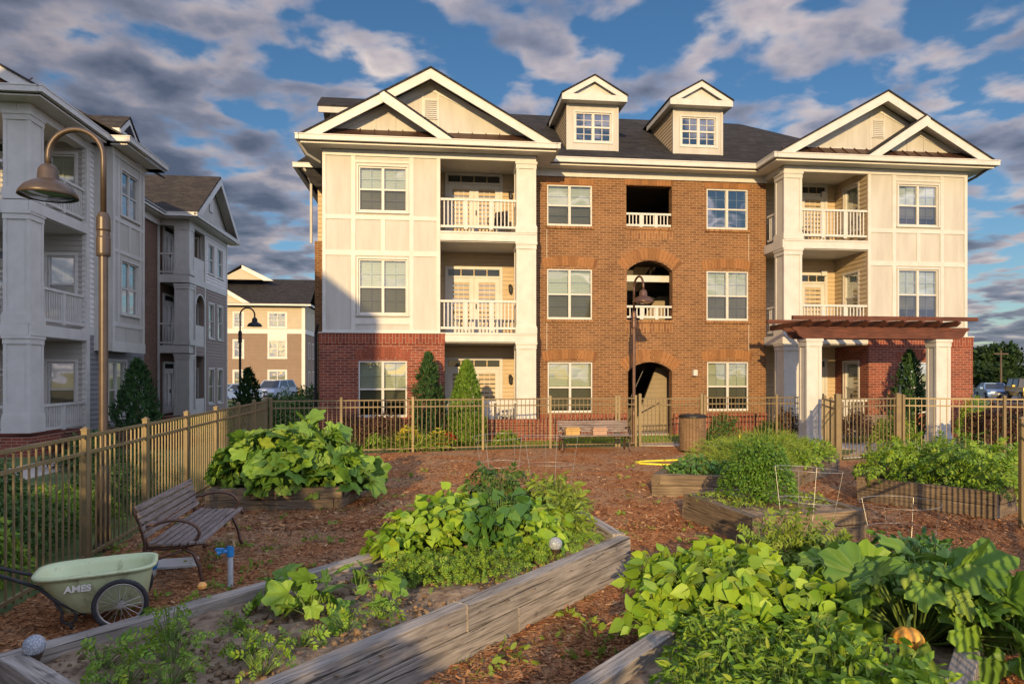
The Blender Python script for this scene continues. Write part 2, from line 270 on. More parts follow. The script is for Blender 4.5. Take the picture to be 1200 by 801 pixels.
# ------------------------------------------------------------------ mesh tools
class MB:
    def __init__(s): s.v = []; s.f = []; s.m = []; s.mi = 0
    def add(s, vs, fs):
        o = len(s.v); s.v += [tuple(p) for p in vs]; s.f += [tuple(i + o for i in f) for f in fs]; s.m += [s.mi] * len(fs); return s
    def box(s, x0, x1, y0, y1, z0, z1):
        x0, x1 = min(x0, x1), max(x0, x1); y0, y1 = min(y0, y1), max(y0, y1); z0, z1 = min(z0, z1), max(z0, z1)
        return s.add([(x0, y0, z0), (x1, y0, z0), (x1, y1, z0), (x0, y1, z0), (x0, y0, z1), (x1, y0, z1), (x1, y1, z1), (x0, y1, z1)],
              [(0, 3, 2, 1), (4, 5, 6, 7), (0, 1, 5, 4), (1, 2, 6, 5), (2, 3, 7, 6), (3, 0, 4, 7)])
    def quad(s, *p): return s.add(p, [tuple(range(len(p)))])
    def prism(s, pts, vec):
        n = len(pts); vec = Vector(vec); a = [Vector(p) for p in pts]; b = [p + vec for p in a]
        nrm = Vector((0, 0, 0))
        for i in range(n): nrm += a[i].cross(a[(i + 1) % n])
        flip = nrm.dot(vec) > 0
        fs = [tuple(range(n)), tuple(range(2 * n - 1, n - 1, -1))] + [(i, i + n, (i + 1) % n + n, (i + 1) % n) for i in range(n)]
        if flip: fs = [tuple(reversed(f)) for f in fs]
        return s.add(a + b, fs)
    def slab(s, pts, t):     # sheet with thickness t downwards
        return s.prism(pts, (0, 0, -t))
    def tube(s, pts, r, n=8, cap=True):
        pts = [Vector(p) for p in pts]; rs = r if isinstance(r, (list, tuple)) else [r] * len(pts)
        vs = []; up = None
        for i, p in enumerate(pts):
            t_ = (pts[min(i + 1, len(pts) - 1)] - pts[max(i - 1, 0)])
            t_ = t_.normalized() if t_.length > 1e-9 else Vector((0, 0, 1))
            if up is None: up = Vector((0, 0, 1)) if abs(t_.z) < 0.95 else Vector((1, 0, 0))
            sx = t_.cross(up)
            if sx.length < 1e-5: sx = t_.cross(Vector((1, 0.3, 0)))
            sx.normalize(); sy = sx.cross(t_); up = sy
            for k in range(n):
                a = 2 * math.pi * k / n; vs.append(p + (sx * math.cos(a) + sy * math.sin(a)) * rs[i])
        fs = [(i * n + k, i * n + (k + 1) % n, (i + 1) * n + (k + 1) % n, (i + 1) * n + k) for i in range(len(pts) - 1) for k in range(n)]
        if cap: fs += [tuple(range(n - 1, -1, -1)), tuple((len(pts) - 1) * n + k for k in range(n))]
        return s.add(vs, fs)
    def lathe(s, prof, c=(0, 0, 0), n=20):
        vs = [(c[0] + r_ * math.cos(2 * math.pi * k / n), c[1] + r_ * math.sin(2 * math.pi * k / n), c[2] + z) for r_, z in prof for k in range(n)]
        fs = [(i * n + k, i * n + (k + 1) % n, (i + 1) * n + (k + 1) % n, (i + 1) * n + k) for i in range(len(prof) - 1) for k in range(n)]
        return s.add(vs, fs)
    def bar(s, a, b, w_, h_):    # rectangular bar from a to b, h_ vertical
        a, b = Vector(a), Vector(b); t_ = (b - a).normalized(); sx = t_.cross(Vector((0, 0, 1)))
        sx = sx.normalized() if sx.length > 1e-5 else Vector((1, 0, 0)); sy = sx.cross(t_)
        vs = [p + sx * i * w_ / 2 + sy * j * h_ / 2 for p in (a, b) for i, j in ((-1, -1), (1, -1), (1, 1), (-1, 1))]
        return s.add(vs, [(3, 2, 1, 0), (4, 5, 6, 7), (0, 1, 5, 4), (1, 2, 6, 5), (2, 3, 7, 6), (3, 0, 4, 7)])
    def build(s, name, mats, parent=None, smooth=False, off=(0, 0, 0), loc=None, bevel=0):
        me = bpy.data.meshes.new(name)
        if any(off): vs = [(p[0] - off[0], p[1] - off[1], p[2] - off[2]) for p in s.v]
        else: vs = s.v
        me.from_pydata(vs, [], s.f)
        for m in (mats if isinstance(mats, (list, tuple)) else [mats]): me.materials.append(MT[m] if isinstance(m, str) else m)
        me.polygons.foreach_set('material_index', s.m)
        if smooth: me.polygons.foreach_set('use_smooth', [True] * len(s.f))
        me.update()
        o = bpy.data.objects.new(name, me); COL.objects.link(o)
        if parent: o.parent = parent
        if loc is not None: o.location = loc
        if bevel:
            b = o.modifiers.new('bevel', 'BEVEL'); b.width = bevel; b.segments = 2; b.limit_method = 'ANGLE'
        return o
def tag(o, label=None, cat=None, group=None, kind=None):
    if label: o['label'] = label
    if cat: o['category'] = cat
    if group: o['group'] = group
    if kind: o['kind'] = kind
    return o
def thing(name, label, cat, loc=(0, 0, 0), rz=0, group=None):
    o = bpy.data.objects.new(name, None); COL.objects.link(o); o.empty_display_size = 0.2
    o.location = loc; o.rotation_euler = (0, 0, rz); return tag(o, label, cat, group)
def copy_tree(o, parent=None):
    c = o.copy(); COL.objects.link(c)
    if parent: c.parent = parent
    for ch in list(o.children): copy_tree(ch, c)
    return c
def at(px, py, z=0.0):       # point at height z seen in a survey bearing
    Y = (H - z) * 800 / (py - 440); return Vector(((px - 600) / 800 * Y, Y, z))
def fake(px, Y, z=0.0): return Vector(((px - 600) / 800 * Y, Y, z))
def inside(poly, x, y):
    r = False; j = len(poly) - 1
    for i in range(len(poly)):
        xi, yi = poly[i][:2]; xj, yj = poly[j][:2]
        if (yi > y) != (yj > y) and x < (xj - xi) * (y - yi) / (yj - yi) + xi: r = not r
        j = i
    return r
# ------------------------------------------------------------------ ground
TH = math.atan(91 / 800); CC, SS = math.cos(TH), math.sin(TH)
def P(u, v, z=0): return Vector((-SS * 22.4 + u * CC - v * SS, CC * 22.4 + u * SS + v * CC, z))
def ground_sheet():
    mb = MB(); n = 40
    xs = [-900, -300, -120, -60] + [i * 4 - 40 for i in range(21)] + [60, 120, 300, 900]
    for i in range(len(xs) - 1):
        for j in range(len(xs) - 1):
            mb.quad((xs[i], xs[j], 0), (xs[i + 1], xs[j], 0), (xs[i + 1], xs[j + 1], 0), (xs[i], xs[j + 1], 0))
    tag(mb.build('ground', 'lawn'), kind='structure')
ground_sheet()
GARDEN = [(-3.9, 3.0), (-6.24, 17.4), (-3.8, 18.0), (0.72, 19.3), (4.92, 19.9), (9.3, 20.7), (7.95, 16.5), (9.72, 17.15), (12.2, 16.0), (13.0, 14.0), (9.5, -2.5), (-3.4, -1.5)]
mb = MB(); mb.prism([(x, y, 0.006) for x, y in GARDEN], (0, 0, -0.05))
tag(mb.build('mulch_path', 'mulch'), kind='structure')
def flat(name, mat, pts, z=0.02):
    mb = MB(); mb.prism([(p[0], p[1], z) for p in pts], (0, 0, -0.06)); return tag(mb.build(name, mat), kind='structure')
flat('walkway', 'concrete', [P(5.9, -0.2), P(8.3, -0.2), P(8.4, -2.2), P(13.5, -3.0), P(16.5, -3.2), P(16.6, -5.2), P(12.0, -5.0), P(10.2, -3.9), P(6.0, -3.0)], 0.02)
flat('entry_path', 'concrete', [(8.2, 16.9), (9.6, 17.4), P(14.2, -4.8), P(11.8, -4.6)], 0.024)
flat('parking_lot', 'asphalt', [(24, 26), (19.6, 22), (60, 14), (120, 60), (50, 78), (24, 66)], 0.012)
flat('side_street', 'asphalt', [P(-9.0, 16), P(-4.5, 16), P(-4.5, 44), P(-30, 46), P(-30, 38), P(-9.0, 38)], 0.012)
flat('side_walk', 'concrete', [P(-9.3, -12), P(-8.0, -12), P(-8.0, 18), P(-9.3, 18)], 0.016)

# ------------------------------------------------------------------ building kit
class Bd:
    def __init__(s, name, label, u0, v0, group=None, rz=TH, origin=None):
        s.o = (u0, v0, 0); loc = P(u0, v0) if origin is None else Vector(origin)
        s.root = thing(name, label, 'building', loc, rz, group)
    def part(s, mb, name, mat, parent=None, **k): return mb.build(name, mat, parent or s.root, off=s.o, **k)
class Face:
    def __init__(s, k, p): s.k = k; s.p = p
    def pt(s, a, d, z):
        return (a, s.p + d, z) if s.k == 'f' else (a, s.p - d, z) if s.k == 'b' else (s.p - d, a, z) if s.k == 'r' else (s.p + d, a, z)
    def box(s, mb, a0, a1, d0, d1, z0, z1):
        x, y, _ = s.pt(a0, d0, 0); X, Y, _ = s.pt(a1, d1, 0); mb.box(x, X, y, Y, z0, z1)
    def poly(s, mb, pts, d0, d1):
        a = Vector(s.pt(0, d0, 0)); b = Vector(s.pt(0, d1, 0)); mb.prism([s.pt(q[0], d0, q[1]) for q in pts], b - a)
def wall(mb, F, a0, a1, z0, z1, holes=(), th=0.2, lap=0):
    A = sorted({a0, a1, *[h[0] for h in holes], *[h[1] for h in holes]}); Z = sorted({z0, z1, *[h[2] for h in holes], *[h[3] for h in holes]})
    A = [a for a in A if a0 <= a <= a1]; Z = [z for z in Z if z0 <= z <= z1]
    solid = lambda i, j: 0 <= i < len(A) - 1 and 0 <= j < len(Z) - 1 and not any(h[0] < (A[i] + A[i + 1]) / 2 < h[1] and h[2] < (Z[j] + Z[j + 1]) / 2 < h[3] for h in holes)
    for i in range(len(A) - 1):
        for j in range(len(Z) - 1):
            if not solid(i, j): continue
            b0, b1, c0, c1 = A[i], A[i + 1], Z[j], Z[j + 1]
            if lap:
                k0, k1 = math.floor(c0 / lap + 1e-6), math.ceil(c1 / lap - 1e-6)
                for k in range(k0, k1):
                    y0, y1 = max(c0, k * lap), min(c1, (k + 1) * lap); e0 = 0.003 + 0.022 * ((k + 1) * lap - y0) / lap; e1 = 0.003 + 0.022 * ((k + 1) * lap - y1) / lap
                    mb.quad(F.pt(b0, -e0, y0), F.pt(b1, -e0, y0), F.pt(b1, -e1, y1), F.pt(b0, -e1, y1)); mb.quad(F.pt(b0, 0, y0), F.pt(b1, 0, y0), F.pt(b1, -e0, y0), F.pt(b0, -e0, y0))
            for d_ in ((th,) if lap else (0, th)): mb.quad(F.pt(b0, d_, c0), F.pt(b1, d_, c0), F.pt(b1, d_, c1), F.pt(b0, d_, c1))
            for di, dj, e in ((-1, 0, ((b0, c0), (b0, c1))), (1, 0, ((b1, c0), (b1, c1))), (0, -1, ((b0, c0), (b1, c0))), (0, 1, ((b0, c1), (b1, c1)))):
                if not solid(i + di, j + dj):
                    (p, q), (r, t_) = e; mb.quad(F.pt(p, 0, q), F.pt(r, 0, t_), F.pt(r, th, t_), F.pt(p, th, q))
def window(B, F, a0, a1, z0, z1, twin=True, casing=0.0, blind=1, munt=True, glass=('glass', 'screen'), blind_z=None, sash=True, head=0.0):
    e = 0.004; mb = MB(); fw = 0.045
    for x0, x1, y0, y1 in ((a0 + e, a0 + fw, z0 + e, z1 - e), (a1 - fw, a1 - e, z0 + e, z1 - e), (a0 + fw, a1 - fw, z0 + e, z0 + fw), (a0 + fw, a1 - fw, z1 - fw, z1 - e)):
        F.box(mb, x0, x1, 0.015, 0.13, y0, y1)
    if casing:
        c = casing
        for x0, x1, y0, y1 in ((a0 - c, a0 - e, z0 - c, z1 + c), (a1 + e, a1 + c, z0 - c, z1 + c), (a0 - e, a1 + e, z0 - c, z0 - e), (a0 - e, a1 + e, z1 + e, z1 + c + head)):
            F.box(mb, x0, x1, -0.028, 0.012, y0, y1)
        F.box(mb, a0 - c - 0.03, a1 + c + 0.03, -0.06, -0.03, z0 - c * 0.7, z0 - c * 0.15)
    am = (a0 + a1) / 2; zm = (z0 + z1) / 2
    cells = [(a0 + fw, am - 0.04), (am + 0.04, a1 - fw)] if twin else [(a0 + fw, a1 - fw)]
    if twin: F.box(mb, am - 0.04, am + 0.04, 0.02, 0.125, z0 + fw, z1 - fw)
    for x0, x1 in cells:
        if sash:
            F.box(mb, x0, x1, 0.03, 0.10, zm - 0.025, zm + 0.025)
            F.box(mb, x0, x1, 0.045, 0.10, z0 + fw, z0 + fw + 0.035)
        if munt:
            xm = (x0 + x1) / 2
            for y0, y1 in ((z0 + fw + 0.035, zm - 0.025), (zm + 0.025, z1 - fw)):
                F.box(mb, xm - 0.009, xm + 0.009, 0.082, 0.096, y0, y1)
                ym = (y0 + y1) / 2; F.box(mb, x0, x1, 0.083, 0.095, ym - 0.009, ym + 0.009)
    o = B.part(mb, 'window', 'white')
    up = MB(); lo = MB()
    for x0, x1 in cells:
        up.quad(F.pt(x0, 0.065, zm), F.pt(x1, 0.065, zm), F.pt(x1, 0.065, z1 - fw), F.pt(x0, 0.065, z1 - fw))
        lo.quad(F.pt(x0, 0.06, z0 + fw), F.pt(x1, 0.06, z0 + fw), F.pt(x1, 0.06, zm), F.pt(x0, 0.06, zm))
    B.part(up, 'pane', glass[0], o); B.part(lo, 'pane', glass[1], o)
    bk = MB(); zb = z0 if blind_z is None else blind_z
    if blind:
        for x0, x1 in cells: F.box(bk, x0 + 0.01, x1 - 0.01, 0.15, 0.165, zb + 0.03, z1 - 0.02)
        B.part(bk, 'blind', 'blind', o)
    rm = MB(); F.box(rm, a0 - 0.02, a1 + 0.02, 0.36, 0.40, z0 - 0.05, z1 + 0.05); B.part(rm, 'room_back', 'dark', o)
    return o
def railing(B, F, a0, a1, z0, z1, d=0.05, posts=2, pitch=0.115):
    mb = MB(); F.box(mb, a0, a1, d - 0.045, d + 0.045, z1 - 0.07, z1); F.box(mb, a0, a1, d - 0.03, d + 0.03, z0 + 0.05, z0 + 0.12)
    n = max(2, int((a1 - a0) / pitch))
    for i in range(1, n):
        a = a0 + (a1 - a0) * i / n; F.box(mb, a - 0.017, a + 0.017, d - 0.017, d + 0.017, z0 + 0.12, z1 - 0.07)
    for k in range(posts):
        a = a0 + (a1 - a0) * (k + 1) / (posts + 1); F.box(mb, a - 0.055, a + 0.055, d - 0.034, d + 0.034, z0 + 0.004, z1 - 0.071)
    return B.part(mb, 'railing', 'white')
def column(B, u0, u1, v0, v1, z0, z1, base=0.28, name='column', mat='white'):
    mb = MB(); i = 0.02; mb.box(u0 + i, u1 - i, v0 + i, v1 - i, z0 + 0.001, z1 - 0.001)
    t = 0.085
    for x0, x1 in ((u0, u0 + t), (u1 - t, u1)):
        for y0, y1 in ((v0, v0 + t), (v1 - t, v1)): mb.box(x0, x1, y0, y1, z0 + base, z1 - 0.22)
    mb.box(u0 - 0.03, u1 + 0.03, v0 - 0.03, v1 + 0.03, z0 + 0.003, z0 + base); mb.box(u0 - 0.012, u1 + 0.012, v0 - 0.012, v1 + 0.012, z0 + base, z0 + base + 0.05)
    mb.box(u0 - 0.012, u1 + 0.012, v0 - 0.012, v1 + 0.012, z1 - 0.22, z1 - 0.08); mb.box(u0 - 0.035, u1 + 0.035, v0 - 0.035, v1 + 0.035, z1 - 0.08, z1 - 0.003)
    return B.part(mb, name, mat)
def french_door(B, F, a0, a1, z0, leaves=2, lamp=None, tr=4):
    mb = MB(); zt = z0 + 1.95; F.box(mb, a0, a0 + 0.09, -0.05, 0.02, z0, z0 + 2.33); F.box(mb, a1 - 0.09, a1, -0.05, 0.02, z0, z0 + 2.33)
    F.box(mb, a0 + 0.09, a1 - 0.09, -0.05, 0.02, z0 + 2.24, z0 + 2.33); F.box(mb, a0 + 0.09, a1 - 0.09, -0.05, 0.02, zt, zt + 0.07)
    w_ = (a1 - a0 - 0.18); o = B.part(mb, 'patio_door', 'white'); lf = MB(); pn = MB(); tp = MB(); bl = MB()
    for i in range(leaves):
        x0 = a0 + 0.09 + w_ * i / leaves + 0.006; x1 = a0 + 0.09 + w_ * (i + 1) / leaves - 0.006; s_ = 0.15
        for q in ((x0, x0 + s_, z0 + 0.02, zt - 0.005), (x1 - s_, x1, z0 + 0.02, zt - 0.005), (x0 + s_, x1 - s_, z0 + 0.02, z0 + 0.28), (x0 + s_, x1 - s_, zt - 0.15, zt - 0.005)): F.box(lf, q[0], q[1], -0.035, 0.01, q[2], q[3])
        g0, g1, h0, h1 = x0 + s_, x1 - s_, z0 + 0.28, zt - 0.15
        pn.quad(F.pt(g0, -0.01, h0), F.pt(g1, -0.01, h0), F.pt(g1, -0.01, h1), F.pt(g0, -0.01, h1))
        F.box(bl, g0, g1, 0.004, 0.008, h0, h1)
        for k in range(1, 3): x = g0 + (g1 - g0) * k / 3; F.box(lf, x - 0.008, x + 0.008, -0.022, -0.012, h0, h1)
        for k in range(1, 5): z = h0 + (h1 - h0) * k / 5; F.box(lf, g0, g1, -0.023, -0.0125, z - 0.008, z + 0.008)
    B.part(lf, 'door_leaf', 'white', o); B.part(pn, 'pane', 'darkglass', o); B.part(bl, 'curtain', 'curtain', o)
    for k in range(tr):
        x0 = a0 + 0.09 + w_ * k / tr + 0.02; x1 = a0 + 0.09 + w_ * (k + 1) / tr - 0.02; F.box(tp, x0, x1, -0.03, 0.015, zt + 0.075, z0 + 2.235)
    B.part(tp, 'transom_pane', MT['transom'], o)
    hd = MB(); am = (a0 + a1) / 2 + 0.07 if leaves == 2 else a1 - 0.17; F.box(hd, am - 0.02, am + 0.02, -0.08, -0.036, z0 + 0.92, z0 + 1.08); B.part(hd, 'handle', 'darkmetal', o)
    if lamp is not None: lantern(B, F, lamp, z0 + 1.62)
    return o
def lantern(B, F, a, z):
    mb = MB(); F.box(mb, a - 0.05, a + 0.05, -0.03, 0.0, z - 0.02, z + 0.14); F.box(mb, a - 0.012, a + 0.012, -0.16, -0.03, z + 0.10, z + 0.13)
    x, y, _ = F.pt(a, -0.15, 0); mb.lathe([(0.001, 0.12), (0.085, 0.05), (0.07, 0.045), (0.06, -0.14), (0.02, -0.18), (0.001, -0.2)], (x, y, z), 6)
    B.part(mb, 'wall_lantern', 'darkmetal')
m_, t_, b_, o_ = newmat('dark_transom_glass'); b_.inputs['Base Color'].default_value = (0.02, 0.025, 0.028, 1); b_.inputs['Roughness'].default_value = 0.05; MT['transom'] = m_
def arc(a0, a1, zs, zt, n=16):
    c = a1 - a0; h = zt - zs; r = (c * c / 4 + h * h) / (2 * h); am = (a0 + a1) / 2; zc = zt - r; t0 = math.asin(c / 2 / r)
    return [(am + r * math.sin(-t0 + 2 * t0 * i / n), zc + r * math.cos(-t0 + 2 * t0 * i / n)) for i in range(n + 1)], (am, zc, r, t0)
def spandrel(mb, F, a0, a1, zs, zt, th):
    p, _ = arc(a0, a1, zs, zt)
    for i in range(len(p) - 1):
        F.poly(mb, [p[i], p[i + 1], (p[i + 1][0], zt + 0.002), (p[i][0], zt + 0.002)], 0.0, th)
def soldier(B, F, a0, a1, z0, rise=0.0, h=0.3, name='arch_course', mat='vous', pitch=0.10):
    mb = MB(); n = int((a1 - a0) / pitch)
    if rise:
        _, (am, zc, r, t0) = arc(a0, a1, z0, z0 + rise)
        for i in range(n):
            q0 = -t0 + 2 * t0 * (i + 0.09) / n; q1 = -t0 + 2 * t0 * (i + 0.91) / n
            F.poly(mb, [(am + rr * math.sin(q), zc + rr * math.cos(q)) for rr, q in ((r + 0.004, q0), (r + 0.004, q1), (r + h, q1), (r + h, q0))], -0.008 - 0.004 * random.random(), 0.02)
    else:
        for i in range(n):
            x = a0 + (a1 - a0) * i / n; wd = (a1 - a0) / n; F.box(mb, x + 0.006, x + wd - 0.006, -0.008 - 0.004 * random.random(), 0.02, z0 + 0.004, z0 + h)
    return B.part(mb, name, mat)
def gutter(B, segs, z0=8.98, z1=9.15, depth=0.12):
    mb = MB()
    for (x0, x1, y0, y1) in segs:
        mb.box(x0, x1, y0, y1, z0, z1 - 0.03); mb.box(x0 - 0.015, x1 + 0.015, y0 - 0.015, y1 + 0.015, z1 - 0.03, z1)
    return B.part(mb, 'gutter', 'white')
def downspout(B, pts, r=0.045, mat='white'):
    mb = MB(); mb.tube(pts, r, 6); B.part(mb, 'downspout', mat)
def wing_gable(B, uL, uR, vf, vw, vend, za=11.32, zg=9.17, small=None, sign=1, vent=True, roofmat='shingle'):
    """front gable over a wing: roof planes, rakes, gable wall, pent roof, optional lower cross gable"""
    uc = (uL + uR) / 2; pitch = (za - zg) / (uR - uc)
    rf = MB()
    rf.slab([(uL - 0.06, vf - 0.07, zg - 0.03), (uc, vf - 0.07, za), (uc, vend, za), (uL - 0.06, vend, zg - 0.03)], 0.06)
    rf.slab([(uc, vf - 0.07, za), (uR + 0.06, vf - 0.07, zg - 0.03), (uR + 0.06, vend, zg - 0.03), (uc, vend, za)], 0.06)
    roof = B.part(rf, 'wing_roof', roofmat)
    rk = MB(); hb = 0.30
    for s_ in (-1, 1):
        ue = uL if s_ < 0 else uR
        rk.prism([(ue - s_ * 0.02, vf - 0.04, zg - 0.04), (uc, vf - 0.04, za - 0.065), (uc, vf - 0.04, za - 0.065 - hb), (ue - s_ * (hb / pitch), vf - 0.04, zg - 0.04)], (0, 0.05, 0))
    B.part(rk, 'rake_board', 'white', roof)
    sf = MB()
    for s_ in (-1, 1):
        ue = uL + 0.1 if s_ < 0 else uR - 0.1
        sf.slab([(ue, vf + 0.012, zg - 0.03), (uc, vf + 0.012, za - 0.16), (uc, vw - 0.002, za - 0.16), (ue, vw - 0.002, zg - 0.03)], 0.02)
    B.part(sf, 'rake_soffit', 'soffit', roof)
    gw = MB(); gw.prism([(uL + 0.4, vw, zg), (uR - 0.4, vw, zg), (uc, vw, za - 0.2)], (0, 0.12, 0)); g = B.part(gw, 'gable_wall', 'panel')
    bt = MB(); zb = zg + 0.34
    for s_ in (-1, 1):      # boards along the slopes and upright battens
        ue = uL + 0.75 if s_ < 0 else uR - 0.75
        bt.prism([(ue, vw - 0.022, zb), (uc, vw - 0.022, za - 0.35), (uc, vw - 0.022, za - 0.52), (ue - s_ * 0.28, vw - 0.022, zb)], (0, 0.02, 0))
    for x in (uc - 0.27, uc + 0.21):
        bt.box(x, x + 0.05, vw - 0.018, vw - 0.001, zb, za - 0.5)
    bt.box(uL + 0.8, uR - 0.8, vw - 0.0195, vw - 0.001, zb - 0.05, zb + 0.05)
    B.part(bt, 'batten', 'white', g)
    if vent:
        vt = MB(); vt.box(uc - 0.22, uc + 0.22, vw - 0.035, vw - 0.001, 9.93, 10.56)
        for k in range(9): z = 9.97 + k * 0.062; vt.add([(uc - 0.18, vw - 0.037, z + 0.05), (uc + 0.18, vw - 0.037, z + 0.05), (uc + 0.18, vw - 0.062, z), (uc - 0.18, vw - 0.062, z)], [(0, 1, 2, 3)])
        B.part(vt, 'louvre_vent', 'white', g)
    pt = MB(); z0, z1 = zg, zg + 0.36
    pt.slab([(uL + 0.18, vf + 0.02, z0), (uR - 0.18, vf + 0.02, z0), (uR - 0.55, vw - 0.03, z1), (uL + 0.55, vw - 0.03, z1)], 0.03)
    n = int((uR - uL) / 0.42)
    for i in range(1, n):
        x = uL + (uR - uL) * i / n
        pt.add([(x - 0.015, vf + 0.02, z0), (x + 0.015, vf + 0.02, z0), (x + 0.015, vw - 0.03, z1), (x - 0.015, vw - 0.03, z1), (x - 0.015, vf + 0.02, z0 + 0.035), (x + 0.015, vf + 0.02, z0 + 0.035), (x + 0.015, vw - 0.03, z1 + 0.035), (x - 0.015, vw - 0.03, z1 + 0.035)],
               [(4, 5, 6, 7), (0, 1, 5, 4), (0, 4, 7, 3), (1, 2, 6, 5)])
    B.part(pt, 'pent_roof', 'metal_roof')
    if small is not None:
        sa = small; zs = zg + pitch * ((sa - uL) if sa < uc else (uR - sa)) + 0.01; uf = sa + (2.05 if sa < uc else -2.05); s2 = 1 if sa < uc else -1
        sr = MB(); sr.slab([(sa, vf - 0.10, zs), (uf + s2 * 0.05, vf - 0.10, zg + 0.02), (uf + s2 * 0.05, vw, zg + 0.02), (sa, vw, zs)], 0.06)
        so_ = B.part(sr, 'cross_gable_roof', roofmat)
        sk = MB(); sk.prism([(sa - s2 * 0.12, vf - 0.09, zs - 0.15), (sa, vf - 0.09, zs - 0.065), (uf, vf - 0.09, zg - 0.03), (uf - s2 * 0.42, vf - 0.09, zg - 0.03), (sa - s2 * 0.05, vf - 0.09, zs - 0.36)], (0, 0.05, 0)); B.part(sk, 'rake_board', 'white', so_)
        sq = MB(); sq.slab([(sa, vf - 0.03, zs - 0.14), (uf - s2 * 0.1, vf - 0.03, zg + 0.0), (uf - s2 * 0.1, vw - 0.04, zg + 0.0), (sa, vw - 0.04, zs - 0.14)], 0.02); B.part(sq, 'rake_soffit', 'soffit', so_)
        ue = uL + 0.9 if sa < uc else uR - 0.9
        sw = MB(); zb = zg + 0.34; sw.prism([(ue, vw - 0.05, zb), (uf - s2 * 0.55, vw - 0.05, zb), (sa, vw - 0.05, zs - 0.3)], (0, 0.026, 0))
        for x in (sa - 0.32, sa + 0.27): sw.box(x, x + 0.05, vw - 0.07, vw - 0.051, zb, zs - 0.55)
        for s_ in (-1, 1):
            e_ = ue if s_ * s2 < 0 else uf - s2 * 0.55
            dd = (sa - e_); e2 = e_ + dd * 0.22
            sw.prism([(e_ + dd * 0.04, vw - 0.075, zb + 0.002), (sa, vw - 0.075, zs - 0.32), (sa, vw - 0.075, zs - 0.48), (e2, vw - 0.075, zb + 0.002)], (0, 0.022, 0))
        B.part(sw, 'cross_gable_wall', 'panel', so_)
def dormer(B, u0, u1, vf, z0, z1, za, rz, pitch=0.67, veave=-0.5):
    """front dormer on the main slope: rz(v) = slope height"""
    uc = (u0 + u1) / 2; F = Face('f', vf)
    fr = MB(); a0, a1, b0, b1 = u0 + 0.29, u1 - 0.24, z0 + 0.30, z1 - 0.36
    wall(fr, F, u0, u1, z0 - 0.15, z1 + 0.05, [(a0, a1, b0, b1)], 0.1)
    for x in (u0 - 0.012, u1 - 0.07): fr.box(x, x + 0.082, vf - 0.02, vf - 0.001, z0 - 0.1, z1)
    fr.box(u0 + 0.07, u1 - 0.07, vf - 0.018, vf - 0.001, z1 - 0.16, z1); d_ = B.part(fr, 'dormer', 'panel')
    wn = MB(); F_ = F; fw = 0.045
    am = (a0 + a1) / 2; zm = (b0 + b1) / 2
    for q in ((a0 + .004, a0 + fw, b0, b1), (a1 - fw, a1 - .004, b0, b1), (a0 + fw, a1 - fw, b0, b0 + fw), (a0 + fw, a1 - fw, b1 - fw, b1), (am - 0.045, am + 0.045, b0 + fw, b1 - fw), (a0 + fw, am - 0.045, zm - 0.03, zm + 0.03), (am + 0.045, a1 - fw, zm - 0.03, zm + 0.03)):
        F.box(wn, q[0], q[1], 0.012, 0.08, q[2], q[3])
    for x0, x1 in ((a0 + fw, am - 0.045), (am + 0.045, a1 - fw)):
        xm = (x0 + x1) / 2; F.box(wn, xm - 0.01, xm + 0.01, 0.035, 0.06, b0 + fw, zm - 0.03); F.box(wn, xm - 0.01, xm + 0.01, 0.035, 0.06, zm + 0.03, b1 - fw)
        for zq in ((b0 + fw + zm - 0.03) / 2, (b1 - fw + zm + 0.03) / 2): F.box(wn, x0, x1, 0.036, 0.059, zq - 0.01, zq + 0.01)
    for q in ((a0 - 0.06, a0, b0 - 0.06, b1 + 0.06), (a1, a1 + 0.06, b0 - 0.06, b1 + 0.06), (a0, a1, b0 - 0.06, b0 - .002), (a0, a1, b1 + .002, b1 + 0.06)): F.box(wn, q[0], q[1], -0.025, -0.002, q[2], q[3])
    B.part(wn, 'window', 'white', d_)
    pn = MB(); pn.quad(F.pt(a0, 0.05, b0), F.pt(a1, 0.05, b0), F.pt(a1, 0.05, b1), F.pt(a0, 0.05, b1)); B.part(pn, 'pane', 'darkglass', d_)
    bk = MB(); F.box(bk, a0 - 0.05, a1 + 0.05, 0.3, 0.32, b0 - 0.05, b1 + 0.05); B.part(bk, 'room_back', 'dark', d_)
    sd = MB(); vb = (z1 - 9.15) / pitch + veave + 0.1
    for x, s_ in ((u0 + 0.003, -1), (u1 - 0.063, 1)):
        sd = MB(); sd.prism([(x, vf + 0.101, z0 - 0.15), (x, vf + 0.101, z1), (x, vb, z1), ], (0.06, 0, 0)); xo = x if s_ < 0 else x + 0.06
        for k in range(14):
            y0 = z0 - 0.1 + k * 0.125; y1 = min(z1, y0 + 0.125)
            if y0 > z1 - 0.02: break
            ve = vf + 0.101 + (vb - vf - 0.101) * min(1, max(0.02, (y1 - z0 + 0.15) / (z1 - z0 + 0.15))); a_, b_ = xo + s_ * 0.024, xo + s_ * 0.003
            sd.quad((a_, vf + 0.102, y0), (a_, ve, y0), (b_, ve, y1), (b_, vf + 0.102, y1)); sd.quad((xo, vf + 0.102, y0), (xo, ve, y0), (a_, ve, y0), (a_, vf + 0.102, y0))
        B.part(sd, 'cheek', 'tan_siding', d_)
    ov = 0.22; e0, e1 = u0 - ov, u1 + ov; ze = z1 + 0.02
    rf = MB(); vr = (za - 9.15) / pitch + veave + 0.1; vq = (ze - 9.15) / pitch + veave + 0.2; vo = vf - 0.35
